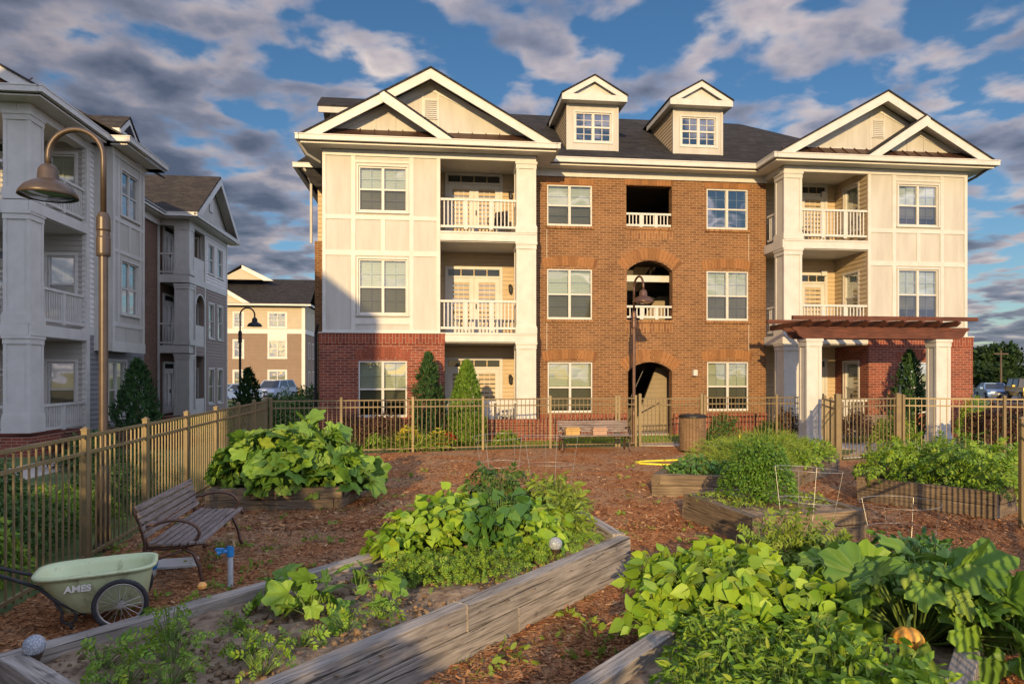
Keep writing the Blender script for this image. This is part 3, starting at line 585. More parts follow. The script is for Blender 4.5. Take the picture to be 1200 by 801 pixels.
    rf.slab([(e0 - 0.03, vo - 0.03, ze + 0.14), (uc, vo - 0.03, za), (uc, vr, za), (e0 - 0.03, vq, ze + 0.14)], 0.05); rf.slab([(uc, vo - 0.03, za), (e1 + 0.03, vo - 0.03, ze + 0.14), (e1 + 0.03, vq, ze + 0.14), (uc, vr, za)], 0.05)
    B.part(rf, 'dormer_roof', 'shingle', d_)
    pd = MB(); zt = za - 0.055
    pd.box(e0, e1, vo, vo + 0.05, ze - 0.10, ze + 0.10)
    sl_ = (zt - (ze + 0.085)) / (uc - e0)
    for s_, e in ((1, e0), (-1, e1)):
        pd.prism([(e, vo - 0.004, ze + 0.085), (uc, vo - 0.004, zt), (uc, vo - 0.004, zt - 0.19), (e + s_ * 0.19 / sl_, vo - 0.004, ze + 0.085)], (0, 0.05, 0))
    pd.prism([(e0 + 0.25, vo + 0.14, ze + 0.09), (e1 - 0.25, vo + 0.14, ze + 0.09), (uc, vo + 0.14, zt - 0.1)], (0, 0.04, 0))
    pd.box(e0, e1, vo + 0.05, vf - 0.022, ze - 0.10, ze - 0.06)
    for x in (e0, e1 - 0.05): pd.box(x, x + 0.05, vo + 0.05, vq - 0.4, ze - 0.09, ze + 0.10)
    for x in (e0 + 0.05, u1 + 0.004): pd.box(x, x + ov - 0.055, vf - 0.02, vq - 0.5, ze - 0.07, ze - 0.04)
    B.part(pd, 'pediment', 'white', d_)

# ------------------------------------------------------------------ main building
A = Bd('apartment_building', 'three storey cream panel and tan brick apartment building with two gabled wings', 7, 4)
def panel_wing(B, a0, a1, mirrored):
    F = Face('f', -1.25); w0, w1 = (a0 + 1.07, a0 + 2.53) if not mirrored else (a0 + 1.09, a0 + 2.53)
    h = [(w0, w1, 7.03, 8.42), (w0, w1, 3.9, 5.6)]
    mb = MB(); wall(mb, F, a0, a1, 3.36, 8.92, h); B.part(mb, 'panel_wall', 'panel')
    bt = MB(); t = 0.022
    for x0, x1, z0, z1 in ((a0, a0 + 0.10, 3.44, 8.72), (a1 - 0.11, a1, 3.44, 8.72)): F.box(bt, x0, x1, -t - 0.006, -0.001, z0, z1)
    F.box(bt, a0, a1, -0.034, -0.001, 3.36, 3.44); F.box(bt, a0, a1, -0.036, -0.001, 8.72, 8.9)
    for za, zb in ((8.62, 8.68), (6.82, 6.95), (5.62 + 0.06, 5.85)):
        pass
    F.box(bt, a0 + 0.1, a1 - 0.11, -t, -0.001, 6.80, 6.93); F.box(bt, a0 + 0.1, a1 - 0.11, -t, -0.001, 5.70, 5.86)
    for z0, z1, xs in ((6.93, 8.72, (w0 - 0.22, w1 + 0.07)), (3.44, 5.70, (w0 - 0.22, w1 + 0.07)), (5.86, 6.80, (w0 - 0.22, (w0 + w1) / 2 - 0.06, w1 + 0.07))):
        for x in xs: F.box(bt, x, x + 0.13, -t + 0.002, -0.001, z0, z1)
    F.box(bt, w0 - 0.09, w1 + 0.07, -t, -0.001, 3.62, 3.80); F.box(bt, w0 - 0.09, w1 + 0.07, -t, -0.001, 8.53, 8.6)
    B.part(bt, 'batten', 'white')
    window(B, F, w0, w1, 7.03, 8.42, casing=0.05, blind_z=7.03 if not mirrored else 7.3); window(B, F, w0, w1, 3.9, 5.6, casing=0.05, blind_z=3.95 if not mirrored else 4.25)
    return w0, w1
lw = panel_wing(A, -3.36, 0.18, False); rw = panel_wing(A, 14.27, 17.85, True)
def brick_base(B, a0, a1, w0, w1, zt=3.34, hole=True):
    F = Face('f', -1.31); mb = MB(); wall(mb, F, a0, a1, -0.05, zt, [(w0, w1, 0.78, 2.5)], 0.25); B.part(mb, 'brick_wall', 'redbrick')
    window(B, F, w0, w1, 0.78, 2.5, casing=0, blind_z=1.3)
    sb = MB(); F.box(sb, a0 - 0.01, a1 + 0.01, -0.02, -0.001, zt - 0.32, zt); B.part(sb, 'soldier_course', 'redsoldier'); sb = MB(); F.box(sb, w0 - 0.1, w1 + 0.1, -0.03, -0.001, 0.66, 0.775); B.part(sb, 'brick_sill', 'redsoldier')
    soldier(B, F, w0 - 0.05, w1 + 0.05, 2.51, 0.10, 0.3, mat='redvous')
    tb = MB(); tb.box(a0 - 0.02, a1 + 0.02, -1.36, -1.2, zt, zt + 0.03); B.part(tb, 'ledge_trim', 'white')
brick_base(A, -3.44, 0.31, *lw); brick_base(A, 14.27, 18.02, *rw)
# sides of the wings
for k, u, a0, a1, mt in (('l', -3.36, -1.05, 1.3, 'panel'), ('r', 17.85, -1.05, 9.0, 'tan_siding')):
    mb = MB(); wall(mb, Face(k, u), a0, a1, 3.36, 8.92, lap=0.15 if 'siding' in mt else 0); A.part(mb, 'side_wall', mt)
for k, u, a0, a1 in (('l', -3.44, -1.06, 1.3), ('r', 18.02, -1.06, 9.0)):
    mb = MB(); wall(mb, Face(k, u), a0, a1, -0.05, 3.34); A.part(mb, 'side_brick_wall', 'redbrick')
# balconies
VB = 0.6
def balcony(B, o0, o1, c0, c1, inner_face, inner_u, side, doors, lamp):
    slab0, slab1 = min(o0, c0), max(o1, c1)
    cz = [(3.07, 3.38), (6.19, 6.52)]
    for z0, z1 in cz:
        mb = MB(); mb.box(slab0, slab1, -1.23, VB - 0.01, z0, z1)
        mb.box(slab0 + 0.002, slab1 + (0.03 if side < 0 else 0), -1.29, -1.231, z0 + 0.03, z1 - 0.02); mb.box(slab0 + 0.004, slab1, -1.31, -1.291, z1 - 0.07, z1 - 0.022)
        if side > 0: mb.box(slab0 - 0.05, slab0 - 0.001, -1.29, -0.02, z0 + 0.03, z1 - 0.02)
        B.part(mb, 'balcony_slab', 'white')
    mb = MB(); mb.box(slab0, slab1, -1.2, VB - 0.01, 8.86, 8.92); mb.box(slab0, slab1, -1.3, -1.1, 8.72, 8.9)
    if side > 0: mb.box(slab0 - 0.04, slab0 + 0.1, -1.1, -0.05, 8.74, 8.9)
    B.part(mb, 'balcony_ceiling', 'white')
    mb = MB(); mb.box(slab0, slab1, -1.25, VB - 0.01, -0.03, 0.33); B.part(mb, 'porch_floor', 'concrete')
    for z0, z1 in ((0.33, 3.10), (3.36, 6.22), (6.5, 8.72)): column(B, c0, c1, -1.29, -0.67, z0, z1, 0.35 if z0 < 1 else 0.2)
    F = Face('f', VB); mb = MB(); wall(mb, F, slab0 - 0.1, slab1 + 0.1, 0.0, 8.92, lap=0.15); B.part(mb, 'balcony_wall', 'tan_siding')
    for z in (0.33, 3.38, 6.52): french_door(B, F, doors[0], doors[1], z, 2 if side < 0 else 1, lamp, 4 if side < 0 else 3)
    F2 = Face('f', -1.25)
    for z0, z1 in ((0.42, 1.26), (3.44, 4.39), (6.58, 7.53)):
        railing(B, F2, o0 + 0.005, o1 - 0.005, z0, z1)
balcony(A, 0.18, 2.54, 2.54, 3.16, None, None, -1, (0.36, 2.29), 2.55)
balcony(A, 11.95, 14.27, 11.33, 11.95, None, None, 1, (12.85, 13.95), None)
mb = MB(); wall(mb, Face('r', 0.18), -1.05, VB, 0.0, 8.92, th=0.15, lap=0.15); A.part(mb, 'balcony_side_wall', 'tan_siding')
mb = MB(); mb.box(2.9, 3.18, 0.3, 0.59, 0.33, 8.86); A.part(mb, 'pilaster', 'white')
F = Face('l', 14.262); mb = MB(); wall(mb, F, -1.24, VB, 3.38, 8.92, [(-0.76, 0.04, 7.0, 8.55), (-0.76, 0.04, 3.95, 5.55)], 0.15, lap=0.15); A.part(mb, 'balcony_side_wall', 'tan_siding')
mb = MB(); wall(mb, F, -1.30, VB, 0.0, 3.07, [(-0.76, 0.04, 0.8, 2.5)], 0.15); A.part(mb, 'balcony_side_wall', 'redbrick')
for z0, z1 in ((7.0, 8.55), (3.95, 5.55), (0.8, 2.5)): window(A, F, -0.76, 0.04, z0, z1, twin=False, casing=0.07)
FL = Face('l', 11.38)
for z0, z1 in ((3.44, 4.39), (6.58, 7.53)): railing(A, FL, -0.66, -0.02, z0, z1, posts=0)
for z in (5.6, 8.4):
    mb = MB(); mb.box(13.7, 13.9, VB - 0.12, VB - 0.001, z, z + 0.2); A.part(mb, 'alarm_box', 'white')
# brick centre
F = Face('f', 0.0)
wins = [(3.72, 5.25, 7.03, 8.40), (3.72, 5.25, 3.92, 5.6), (3.74, 5.26, 0.81, 2.5), (9.23, 10.71, 7.05, 8.43), (9.23, 10.73, 3.93, 5.62), (9.25, 10.73, 0.84, 2.52)]
holes = wins + [(6.42, 8.01, 7.05, 8.46), (6.44, 8.03, 3.93, 5.94), (6.48, 8.01, -0.05, 2.51)]
mb = MB(); wall(mb, F, 3.2, 11.36, -0.05, 8.98, holes, 0.3); spandrel(mb, F, 6.44, 8.03, 5.58, 5.94, 0.3); spandrel(mb, F, 6.48, 8.01, 2.2, 2.51, 0.3)
A.part(mb, 'brick_wall', 'brick')
for i, q in enumerate(wins):
    if i == 3: window(A, F, *q, blind=0, glass=('darkglass', 'darkglass'))
    else: window(A, F, *q, blind_z=(q[2] + (0.0, 0.0, 0.1, 0, 0.0, 0.45)[i]))
for a0, a1, z in ((3.66, 5.3, 8.41), (6.36, 8.07, 8.48), (9.17, 10.77, 8.44)): soldier(A, F, a0, a1, z, 0, 0.19)
for a0, a1, z in ((3.6, 5.37, 5.62), (9.1, 10.85, 5.64), (3.6, 5.37, 2.52), (9.1, 10.85, 2.54)): soldier(A, F, a0, a1, z, 0.09, 0.32)
soldier(A, F, 6.36, 8.11, 5.60, 0.385, 0.38); soldier(A, F, 6.40, 8.09, 2.22, 0.33, 0.38)
for a0, a1, z in ((3.68, 5.3, 6.96), (3.68, 5.3, 3.85), (9.18, 10.77, 6.98), (9.18, 10.77, 3.86), (6.38, 8.05, 6.99), (6.38, 8.05, 3.86)): mb = MB(); F.box(mb, a0, a1, -0.045, -0.002, z - 0.02, z + 0.065); A.part(mb, 'brick_sill', 'soldier')
for a0, a1, z in ((6.38, 8.05, 6.65), (6.38, 8.05, 3.5)): mb = MB(); F.box(mb, a0, a1, -0.012, -0.002, z, z + 0.32); A.part(mb, 'soldier_course', 'soldier')
mb = MB(); mb.box(3.18, 6.44, -0.09, -0.003, -0.05, 0.66); mb.box(3.18, 6.44, -0.13, -0.003, 0.66, 0.76); A.part(mb, 'brick_plinth', 'redsoldier'); mb = MB(); mb.box(8.05, 11.34, -0.09, -0.003, -0.05, 0.66); mb.box(8.05, 11.34, -0.13, -0.003, 0.66, 0.76)
A.part(mb, 'brick_plinth', 'redsoldier')
mb = MB(); mb.box(3.16, 11.4, -0.05, -0.002, 8.67, 8.97); mb.box(3.16, 11.4, -0.09, -0.052, 8.88, 8.96); A.part(mb, 'frieze_board', 'white')
for x in (3.45, 11.0):
    pass
for z0, z1, a0, a1 in ((7.05, 7.55, 6.42, 8.01), (3.95, 4.42, 6.44, 8.03)): railing(A, Face('f', 0.05), a0 + 0.01, a1 - 0.01, z0, z1, posts=2, d=0.04)
for x in (3.71, 10.74):
    mb = MB(); F.box(mb, x - 0.009, x + 0.009, -0.003, 0.004, 5.95 if x < 5 else 5.95, 6.93); A.part(mb, 'control_joint', 'concrete')
    mb = MB(); F.box(mb, x - 0.009, x + 0.009, -0.003, 0.004, 2.9, 3.82); A.part(mb, 'control_joint', 'concrete')
MT['breeze_shaded'] = siding('shaded_breezeway_siding', (0.05, 0.038, 0.026), (0.06, 0.046, 0.032), 0.16)  # siding darkened in its colour to stand for the passage's shade
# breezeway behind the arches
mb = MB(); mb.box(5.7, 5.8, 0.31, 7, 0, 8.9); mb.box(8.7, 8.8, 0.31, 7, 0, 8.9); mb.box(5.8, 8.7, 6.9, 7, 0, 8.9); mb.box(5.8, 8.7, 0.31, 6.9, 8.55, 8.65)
A.part(mb, 'breezeway_wall', 'breeze_shaded')
mb = MB(); mb.box(5.81, 8.69, 0.31, 3.0, 3.10, 3.4); A.part(mb, 'breezeway_floor', 'concrete'); mb = MB(); mb.box(5.81, 8.69, 0.31, 3.0, 6.2, 6.5); A.part(mb, 'breezeway_floor', 'concrete'); mb = MB(); mb.box(5.81, 8.69, 0.32, 6.8, -0.02, 0.05); A.part(mb, 'breezeway_floor', 'concrete')
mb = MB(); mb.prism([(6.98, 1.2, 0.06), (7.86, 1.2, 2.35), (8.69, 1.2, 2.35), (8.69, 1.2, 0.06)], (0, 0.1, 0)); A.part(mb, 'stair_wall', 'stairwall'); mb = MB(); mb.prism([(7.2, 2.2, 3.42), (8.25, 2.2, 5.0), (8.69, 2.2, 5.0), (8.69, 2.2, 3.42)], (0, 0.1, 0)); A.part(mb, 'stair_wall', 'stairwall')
mb = MB(); mb.box(5.9, 8.6, 0.45, 0.6, 5.28, 5.5); A.part(mb, 'breezeway_beam', 'white'); mb = MB(); mb.box(5.9, 8.6, 3.2, 3.3, 5.0, 5.3); A.part(mb, 'breezeway_beam', 'darkmetal')
for z0 in (0.1, 3.5):
    mb = MB()
    for k in range(12): mb.box(5.9, 7.2, 2.2 + k * 0.28, 2.5 + k * 0.28, z0 + k * 0.18, z0 + 0.06 + k * 0.18)
    A.part(mb, 'stair', 'darkmetal')
mb = MB(); mb.tube([(6.75, 1.1, 0.95), (7.7, 1.1, 3.0)], 0.025); mb.tube([(7.0, 1.1, 0.6), (7.95, 1.1, 1.1), (7.95, 1.1, 0.1)], 0.02)
A.part(mb, 'handrail', 'darkmetal')
mb = MB(); mb.box(8.72, 8.86, -0.14, -0.004, 2.05, 2.25); A.part(mb, 'wall_light', 'white')
# roofs
mb = MB()
mb.slab([(-3.3, -0.56, 9.12), (17.4, -0.56, 9.12), (12.4, 4.3, 12.34), (1.5, 4.3, 12.34)], 0.08)
mb.slab([(17.4, -0.56, 9.12), (17.4, 9.2, 9.12), (12.4, 4.3, 12.34)], 0.08); mb.slab([(-3.3, 9.2, 9.12), (-3.3, -0.56, 9.12), (1.5, 4.3, 12.34)], 0.08)
mb.slab([(17.4, 9.2, 9.12), (-3.3, 9.2, 9.12), (1.5, 4.3, 12.34), (12.4, 4.3, 12.34)], 0.08)
A.part(mb, 'main_roof', 'shingle')
wing_gable(A, -3.93, 3.71, -1.75, -1.25, 3.2, small=-1.49)
wing_gable(A, 10.82, 18.42, -1.75, -1.25, 3.2, small=15.95)
gutter(A, [(-3.95, 3.73, -1.86, -1.74), (-4.05, -3.93, -1.86, 0.9), (3.71, 3.83, -1.86, -0.5), (3.83, 10.70, -0.62, -0.50), (10.70, 10.82, -1.86, -0.5), (10.80, 18.44, -1.86, -1.74), (18.42, 18.54, -1.86, 8)])
mb = MB()
for q in ((-3.93, 3.71, -1.74, -1.3), (-3.93, -3.38, -1.3, 1.2), (3.2, 3.71, -1.3, -0.5), (3.2, 11.3, -0.5, -0.09), (10.82, 11.3, -1.3, -0.5), (10.82, 18.42, -1.74, -1.3), (17.87, 18.42, -1.3, 8)): mb.box(q[0], q[1], q[2], q[3], 8.91, 8.95)
A.part(mb, 'soffit', 'soffit')
dormer(A, 4.44, 6.22, 0.3, 9.68, 11.32, 12.12, None); dormer(A, 8.16, 9.93, 0.3, 9.68, 11.32, 12.12, None)
# left annex seen past the wing
mb = MB(); wall(mb, Face('f', 1.3), -4.02, -3.3, -0.05, 6.6); wall(mb, Face('l', -4.02), 1.5, 8, -0.05, 6.6); A.part(mb, 'annex_wall', 'brick')
mb = MB(); wall(mb, Face('f', 1.32), -3.92, -3.3, 6.6, 9.6, lap=0.15); wall(mb, Face('l', -3.92), 1.52, 8, 6.6, 9.1, lap=0.15); A.part(mb, 'annex_upper_wall', 'tan_siding')
mb = MB(); mb.slab([(-4.5, 0.75, 9.1), (-0.6, 0.75, 11.7), (-0.6, 8.5, 11.7), (-4.5, 8.5, 9.1)], 0.1); mb.prism([(-4.5, 0.76, 9.0), (-0.6, 0.76, 11.6), (-3.4, 0.76, 9.0), (-3.4, 0.76, 8.3), (-3.9, 0.76, 8.3)], (0, 0.3, 0)); A.part(mb, 'annex_roof', 'shingle')
gutter(A, [(-4.62, -3.95, 0.66, 0.76), (-4.62, -4.5, 0.76, 8)], 8.9, 9.05)
downspout(A, [(-4.3, 0.72, 8.95), (-4.12, 0.9, 8.6), (-4.12, 1.2, 8.5), (-4.12, 1.2, 6.5)]); downspout(A, [(-4.0, -1.7, 8.98), (-3.8, -1.3, 8.7), (-3.5, -0.9, 8.6)])
downspout(A, [(-3.5, -1.2, 3.6), (-3.6, -1.0, 3.35), (-3.6, -1.0, 0.1)], mat='dark'); downspout(A, [(18.35, -1.7, 8.98), (18.15, -1.3, 8.75), (18.0, -1.1, 8.65)], mat='darkmetal')
mb = MB(); mb.slab([(-3.9, 1.0, 11.12), (-1.3, 1.0, 11.12), (-1.3, 1.9, 11.72), (-3.9, 1.9, 11.72)], 0.07); mb.slab([(-3.9, 2.8, 11.12), (-1.3, 2.8, 11.12), (-1.3, 1.9, 11.72), (-3.9, 1.9, 11.72)], 0.07); A.part(mb, 'side_dormer_roof', 'shingle')
mb = MB(); mb.box(-3.85, -1.4, 0.98, 1.03, 10.85, 11.04); mb.box(-3.5, -1.4, 1.2, 2.6, 9.6, 11.05); A.part(mb, 'side_dormer_wall', 'panel')
# low brick terrace wall with its soldier cap before the left wing's porch
mb = MB(); mb.box(0.35, 3.9, -1.75, -1.55, 0, 0.62); mb.box(3.72, 3.9, -1.55, -0.14, 0, 0.62); A.part(mb, 'terrace_wall', 'redbrick')
mb = MB(); mb.box(0.33, 3.92, -1.78, -1.52, 0.62, 0.72); A.part(mb, 'terrace_cap', 'redsoldier')

# ------------------------------------------------------------------ left row
B1 = Bd('apartment_building', 'pale grey apartment building with corner porches behind the gooseneck lamp', -12, 0)
F = Face('f', -1.1); hol = [(-11.2, -10.45, 7.0, 8.5), (-11.2, -10.45, 3.9, 5.55), (-11.2, -10.45, 0.85, 2.45)]
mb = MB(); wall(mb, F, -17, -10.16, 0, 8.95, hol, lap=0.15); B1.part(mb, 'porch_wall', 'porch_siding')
for h in hol: window(B1, F, *h, twin=False, casing=0.09)
for z in (0.45, 3.4, 6.5): french_door(B1, F, -13.7, -11.85, z, 2, None, 5)
F = Face('r', -10.15); mb = MB(); wall(mb, F, -1.1, 2.9, 3.35, 8.95, lap=0.15); B1.part(mb, 'siding_wall', 'white_siding')
mb = MB(); wall(mb, F, -1.1, 2.9, 0, 3.35, [(0.29, 1.48, 0.7, 2.5)], lap=0.15); B1.part(mb, 'lower_siding_wall', 'grey_siding'); window(B1, F, 0.29, 1.48, 0.7, 2.5, casing=0.08)
mb = MB(); F.box(mb, -1.12, -0.93, -0.03, 0.1, 0.4, 8.7); F.box(mb, -0.93, -0.2, -0.025, 0.0, 3.25, 3.5); F.box(mb, -1.1, 2.9, -0.03, -0.001, 8.7, 8.93); B1.part(mb, 'corner_board', 'white')
for z0, z1 in ((0.6, 3.07), (3.36, 6.22), (6.5, 8.72)):
    column(B1, -10.78, -10.15, -3.9, -3.27, z0, z1, 0.45 if z0 < 1 else 0.25); column(B1, -15.6, -15.0, -3.9, -3.3, z0, z1)
for z0, z1 in ((3.05, 3.38), (6.18, 6.5)):
    mb = MB(); mb.box(-15.6, -10.17, -3.86, -1.11, z0, z1); mb.box(-10.165, -10.10, -3.92, -1.12, z0 + 0.02, z1 - 0.02); mb.box(-15.6, -10.17, -3.93, -3.865, z0 + 0.02, z1 - 0.02); B1.part(mb, 'balcony_slab', 'white')
mb = MB(); mb.box(-15.6, -10.15, -3.9, -1.11, 8.86, 8.94); mb.box(-10.45, -10.13, -3.92, -1.1, 8.7, 8.9); mb.box(-15.6, -10.46, -3.92, -3.6, 8.7, 8.9); B1.part(mb, 'porch_ceiling', 'white')
mb = MB(); mb.box(-15.6, -10.1, -3.95, -1.11, 0, 0.5); B1.part(mb, 'porch_base', 'redbrick')
for z0, z1 in ((0.55, 1.3), (3.44, 4.39), (6.56, 7.5)):
    railing(B1, Face('r', -10.17), -3.25, -1.13, z0, z1, posts=1); railing(B1, Face('f', -3.88), -14.98, -10.8, z0, z1, posts=2)
# bay
F = Face('r', -9.6); hol = [(-0.1, 1.09, 7.0, 8.4), (-0.1, 1.09, 3.95, 5.6)]
mb = MB(); wall(mb, F, -0.67, 1.55, 2.8, 8.93, hol); mb.box(-10.14, -9.81, -0.67, -0.55, 2.8, 8.93); mb.box(-10.14, -9.81, 1.43, 1.55, 2.8, 8.93); mb.box(-10.14, -9.62, -0.54, 1.42, 2.82, 2.9); B1.part(mb, 'bay', 'panel')
for h in hol: window(B1, F, *h, casing=0.06, blind=0, glass=('glass', 'darkglass'))
mb = MB()
for x0, x1, z0, z1 in ((-0.68, -0.55, 3.1, 8.7), (1.43, 1.56, 3.1, 8.7), (-0.55, 1.43, 6.75, 6.88), (-0.55, 1.43, 5.8, 5.92), (-0.55, 1.43, 3.55, 3.68), (-0.35, -0.25, 5.92, 6.75), (0.42, 0.52, 5.92, 6.75), (1.2, 1.3, 5.92, 6.75), (-0.35, -0.25, 6.88, 8.7), (1.2, 1.3, 6.88, 8.7), (-0.35, -0.25, 3.68, 5.8), (1.2, 1.3, 3.68, 5.8)): F.box(mb, x0, x1, -0.022, -0.001, z0, z1)
F.box(mb, -0.7, 1.58, -0.035, -0.001, 2.78, 3.1); F.box(mb, -0.7, 1.58, -0.035, -0.001, 8.7, 8.9); B1.part(mb, 'batten', 'white')
wing_gable(B1, -17.3, -9.65, -4.4, -3.9, 3.3, small=-15.1, roofmat='brown_shingle')
gutter(B1, [(-17.3, -9.63, -4.5, -4.38), (-9.65, -9.53, -4.5, -0.98), (-9.53, -8.98, -0.98, -0.86), (-9.10, -8.98, -0.86, 2.0)], 9.0, 9.17)
mb = MB(); mb.box(-10.3, -9.65, -4.38, -0.95, 8.93, 8.97); mb.box(-17, -10.3, -4.38, -3.92, 8.93, 8.97); mb.box(-9.58, -9.10, -0.86, 2.0, 8.93, 8.97); mb.box(-10.1, -9.1, 1.57, 2.0, 8.93, 8.97); B1.part(mb, 'soffit', 'soffit')
mb = MB(); mb.slab([(-9.05, -0.9, 9.16), (-9.05, 2.05, 9.16), (-11, 2.05, 10.2), (-11, -0.9, 10.2)], 0.06); B1.part(mb, 'bay_roof', 'brown_shingle')
mb = MB(); mb.slab([(-12.5, 1.0, 10.1), (-10.1, 1.0, 10.1), (-10.1, 1.75, 10.72), (-12.5, 1.75, 10.72)], 0.06); mb.slab([(-10.1, 2.5, 10.1), (-12.5, 2.5, 10.1), (-12.5, 1.75, 10.72), (-10.1, 1.75, 10.72)], 0.06); B1.part(mb, 'side_dormer_roof', 'brown_shingle')
mb = MB(); mb.box(-12.5, -10.12, 0.98, 1.04, 9.88, 10.06); mb.box(-12.4, -10.4, 1.15, 2.35, 9.3, 10.05); mb.prism([(-10.14, 1.02, 10.04), (-10.14, 2.48, 10.04), (-10.14, 1.75, 10.64)], (-0.1, 0, 0)); mb.box(-10.16, -10.1, 1.02, 2.48, 9.9, 10.03); B1.part(mb, 'side_dormer_wall', 'white')
mb = MB(); mb.prism([(-10.13, 1.35, 10.08), (-10.13, 2.15, 10.08), (-10.13, 1.75, 10.42)], (0.02, 0, 0)); B1.part(mb, 'side_dormer_vent', 'shingle')
mb = MB(); mb.box(-17, -10.2, 2.7, 2.9, 0, 9); mb.box(-17, -16.8, -1, 2.7, 0, 9); B1.part(mb, 'rear_wall', 'white_siding')

B2 = Bd('apartment_building', 'taupe sided apartment building with arched porch opening and side gable, beyond the conifer', -12, 11)
FR_ = Face('r', -10.75); FF = Face('f', 9.1)
sm = lambda z: [(11.75, 12.5, z, z + 1.65), (13.1, 13.85, z, z + 1.65)]
mb = MB(); wall(mb, FR_, 11.2, 14.6, 6.2, 8.95, [(q[0], q[1], 6.95, 8.35) for q in sm(0)], lap=0.15); B2.part(mb, 'upper_siding_wall', 'white_siding')
lowh = sm(3.85) + sm(0.7)
mb = MB(); wall(mb, FR_, 9.8, 14.6, 0, 6.2, lowh + [(9.9, 11.1, 3.4, 5.75), (9.9, 11.1, 0.3, 2.95)], lap=0.15); spandrel(mb, FR_, 9.9, 11.1, 5.15, 5.75, 0.2); B2.part(mb, 'siding_wall', 'taupe_siding')
for q in sm(0): window(B2, FR_, q[0], q[1], 6.95, 8.35, twin=False, casing=0.07, blind=0, munt=False, glass=('glass', 'darkglass'))
for q in lowh: window(B2, FR_, *q, twin=False, casing=0.08, blind=0, munt=False, glass=('glass', 'darkglass'))
mb = MB()
for a0, a1, z0, z1 in ((9.1, 14.62, 6.15, 6.45), (9.1, 14.62, 8.7, 8.93), (11.1, 11.25, 6.45, 8.7), (14.5, 14.62, 0.2, 8.7), (9.8, 9.9, 0.2, 6.15), (11.1, 11.22, 0.2, 6.15)): FR_.box(mb, a0, a1, -0.04, -0.001, z0, z1)
FR_.box(mb, 9.9, 11.1, 0.0, 0.08, 3.3, 4.35); FR_.box(mb, 9.9, 11.1, 0.0, 0.08, 0.2, 1.0); FR_.box(mb, 9.8, 11.1, 0.0, 0.1, 6.46, 7.4)
p_, (am, zc, r_, t0) = arc(9.9, 11.1, 5.15, 5.75)
for i in range(16): FR_.poly(mb, [p_[i], p_[i + 1], (am + (p_[i + 1][0] - am) * 1.12, zc + (p_[i + 1][1] - zc) * 1.12), (am + (p_[i][0] - am) * 1.12, zc + (p_[i][1] - zc) * 1.12)], -0.045, -0.002)
B2.part(mb, 'white_trim', 'white')
for z0, z1 in ((0.3, 3.0), (3.4, 6.1), (6.5, 8.7)): column(B2, -11.35, -10.72, 9.08, 9.7, z0, z1, 0.2)
for z0, z1 in ((3.05, 3.38), (6.15, 6.5)):
    mb = MB(); mb.box(-12.0, -10.78, 9.1, 11.1, z0, z1); mb.box(-12.0, -10.72, 9.05, 9.099, z0, z1 - 0.02); B2.part(mb, 'balcony_slab', 'white')
mb = MB(); mb.box(-12.0, -10.78, 9.1, 11.1, 8.8, 8.92); mb.box(-12, -10.74, 9.06, 9.3, 8.65, 8.85); mb.box(-10.95, -10.73, 9.3, 11.15, 8.65, 8.85); B2.part(mb, 'porch_ceiling', 'white')
mb = MB(); mb.box(-12.0, -10.7, 9.0, 11.1, 0, 0.25); B2.part(mb, 'porch_base', 'redbrick')
mb = MB(); wall(mb, Face('f', 11.1), -12, -10.95, 0, 8.9, lap=0.15); B2.part(mb, 'porch_wall', 'taupe_siding'); 
for z in (0.35, 3.4, 6.5): french_door(B2, Face('r', -11.98), 9.5, 10.7, z, 2, None, 4)
for z in (0.95, 4.0, 7.05):
    window(B2, Face('f', 11.09), -11.7, -11.05, z, z + 1.4, twin=False, casing=0.07)
railing(B2, FF, -11.97, -11.36, 3.42, 4.37, posts=0); railing(B2, FF, -11.97, -11.36, 6.53, 7.45, posts=0)
mb = MB(); wall(mb, Face('r', -12.0), 3.0, 12, 0, 8.95); B2.part(mb, 'brick_wing', 'brownbrick')
mb = MB(); mb.box(-12.02, -11.95, 8.93, 9.08, 0, 8.9); mb.box(-12.0, -11.9, 3, 9, 8.6, 8.9); B2.part(mb, 'corner_board', 'white')
mb = MB(); mb.slab([(-10.22, 8.5, 9.1), (-10.22, 11.85, 11.62), (-19, 11.85, 11.62), (-19, 8.5, 9.1)], 0.08); mb.slab([(-10.22, 11.85, 11.62), (-10.22, 15.2, 9.1), (-19, 15.2, 9.1), (-19, 11.85, 11.62)], 0.08)
mb.slab([(-11.5, 2.0, 9.1), (-11.5, 8.6, 9.1), (-15, 11.3, 11.6), (-15, 2.0, 11.6)], 0.08); B2.part(mb, 'roof', 'brown_shingle')
mb = MB(); mb.prism([(-10.7, 8.9, 9.15), (-10.7, 14.8, 9.15), (-10.7, 11.85, 11.4)], (-0.1, 0, 0)); B2.part(mb, 'gable_wall', 'panel')
mb = MB(); mb.box(-10.68, -10.64, 11.62, 12.08, 9.9, 10.5)
for s_, e in ((1, 8.6), (-1, 15.1)): mb.prism([(-10.24, e, 9.06), (-10.24, 11.85, 11.5), (-10.24, 11.85, 11.2), (-10.24, e + s_ * 0.4, 9.06)], (0.05, 0, 0))
B2.part(mb, 'rake_board', 'white')
for e in (8.62, 15.08):
    mb = MB(); mb.slab([(-10.27, e, 9.02), (-10.27, 11.85, 11.5), (-10.69, 11.85, 11.5), (-10.69, e, 9.02)], 0.02); B2.part(mb, 'rake_soffit', 'soffit')
mb = MB(); mb.slab([(-10.26, 8.7, 9.17), (-10.26, 15.0, 9.17), (-10.68, 14.7, 9.45), (-10.68, 9.0, 9.45)], 0.03); B2.part(mb, 'pent_roof', 'shingle')
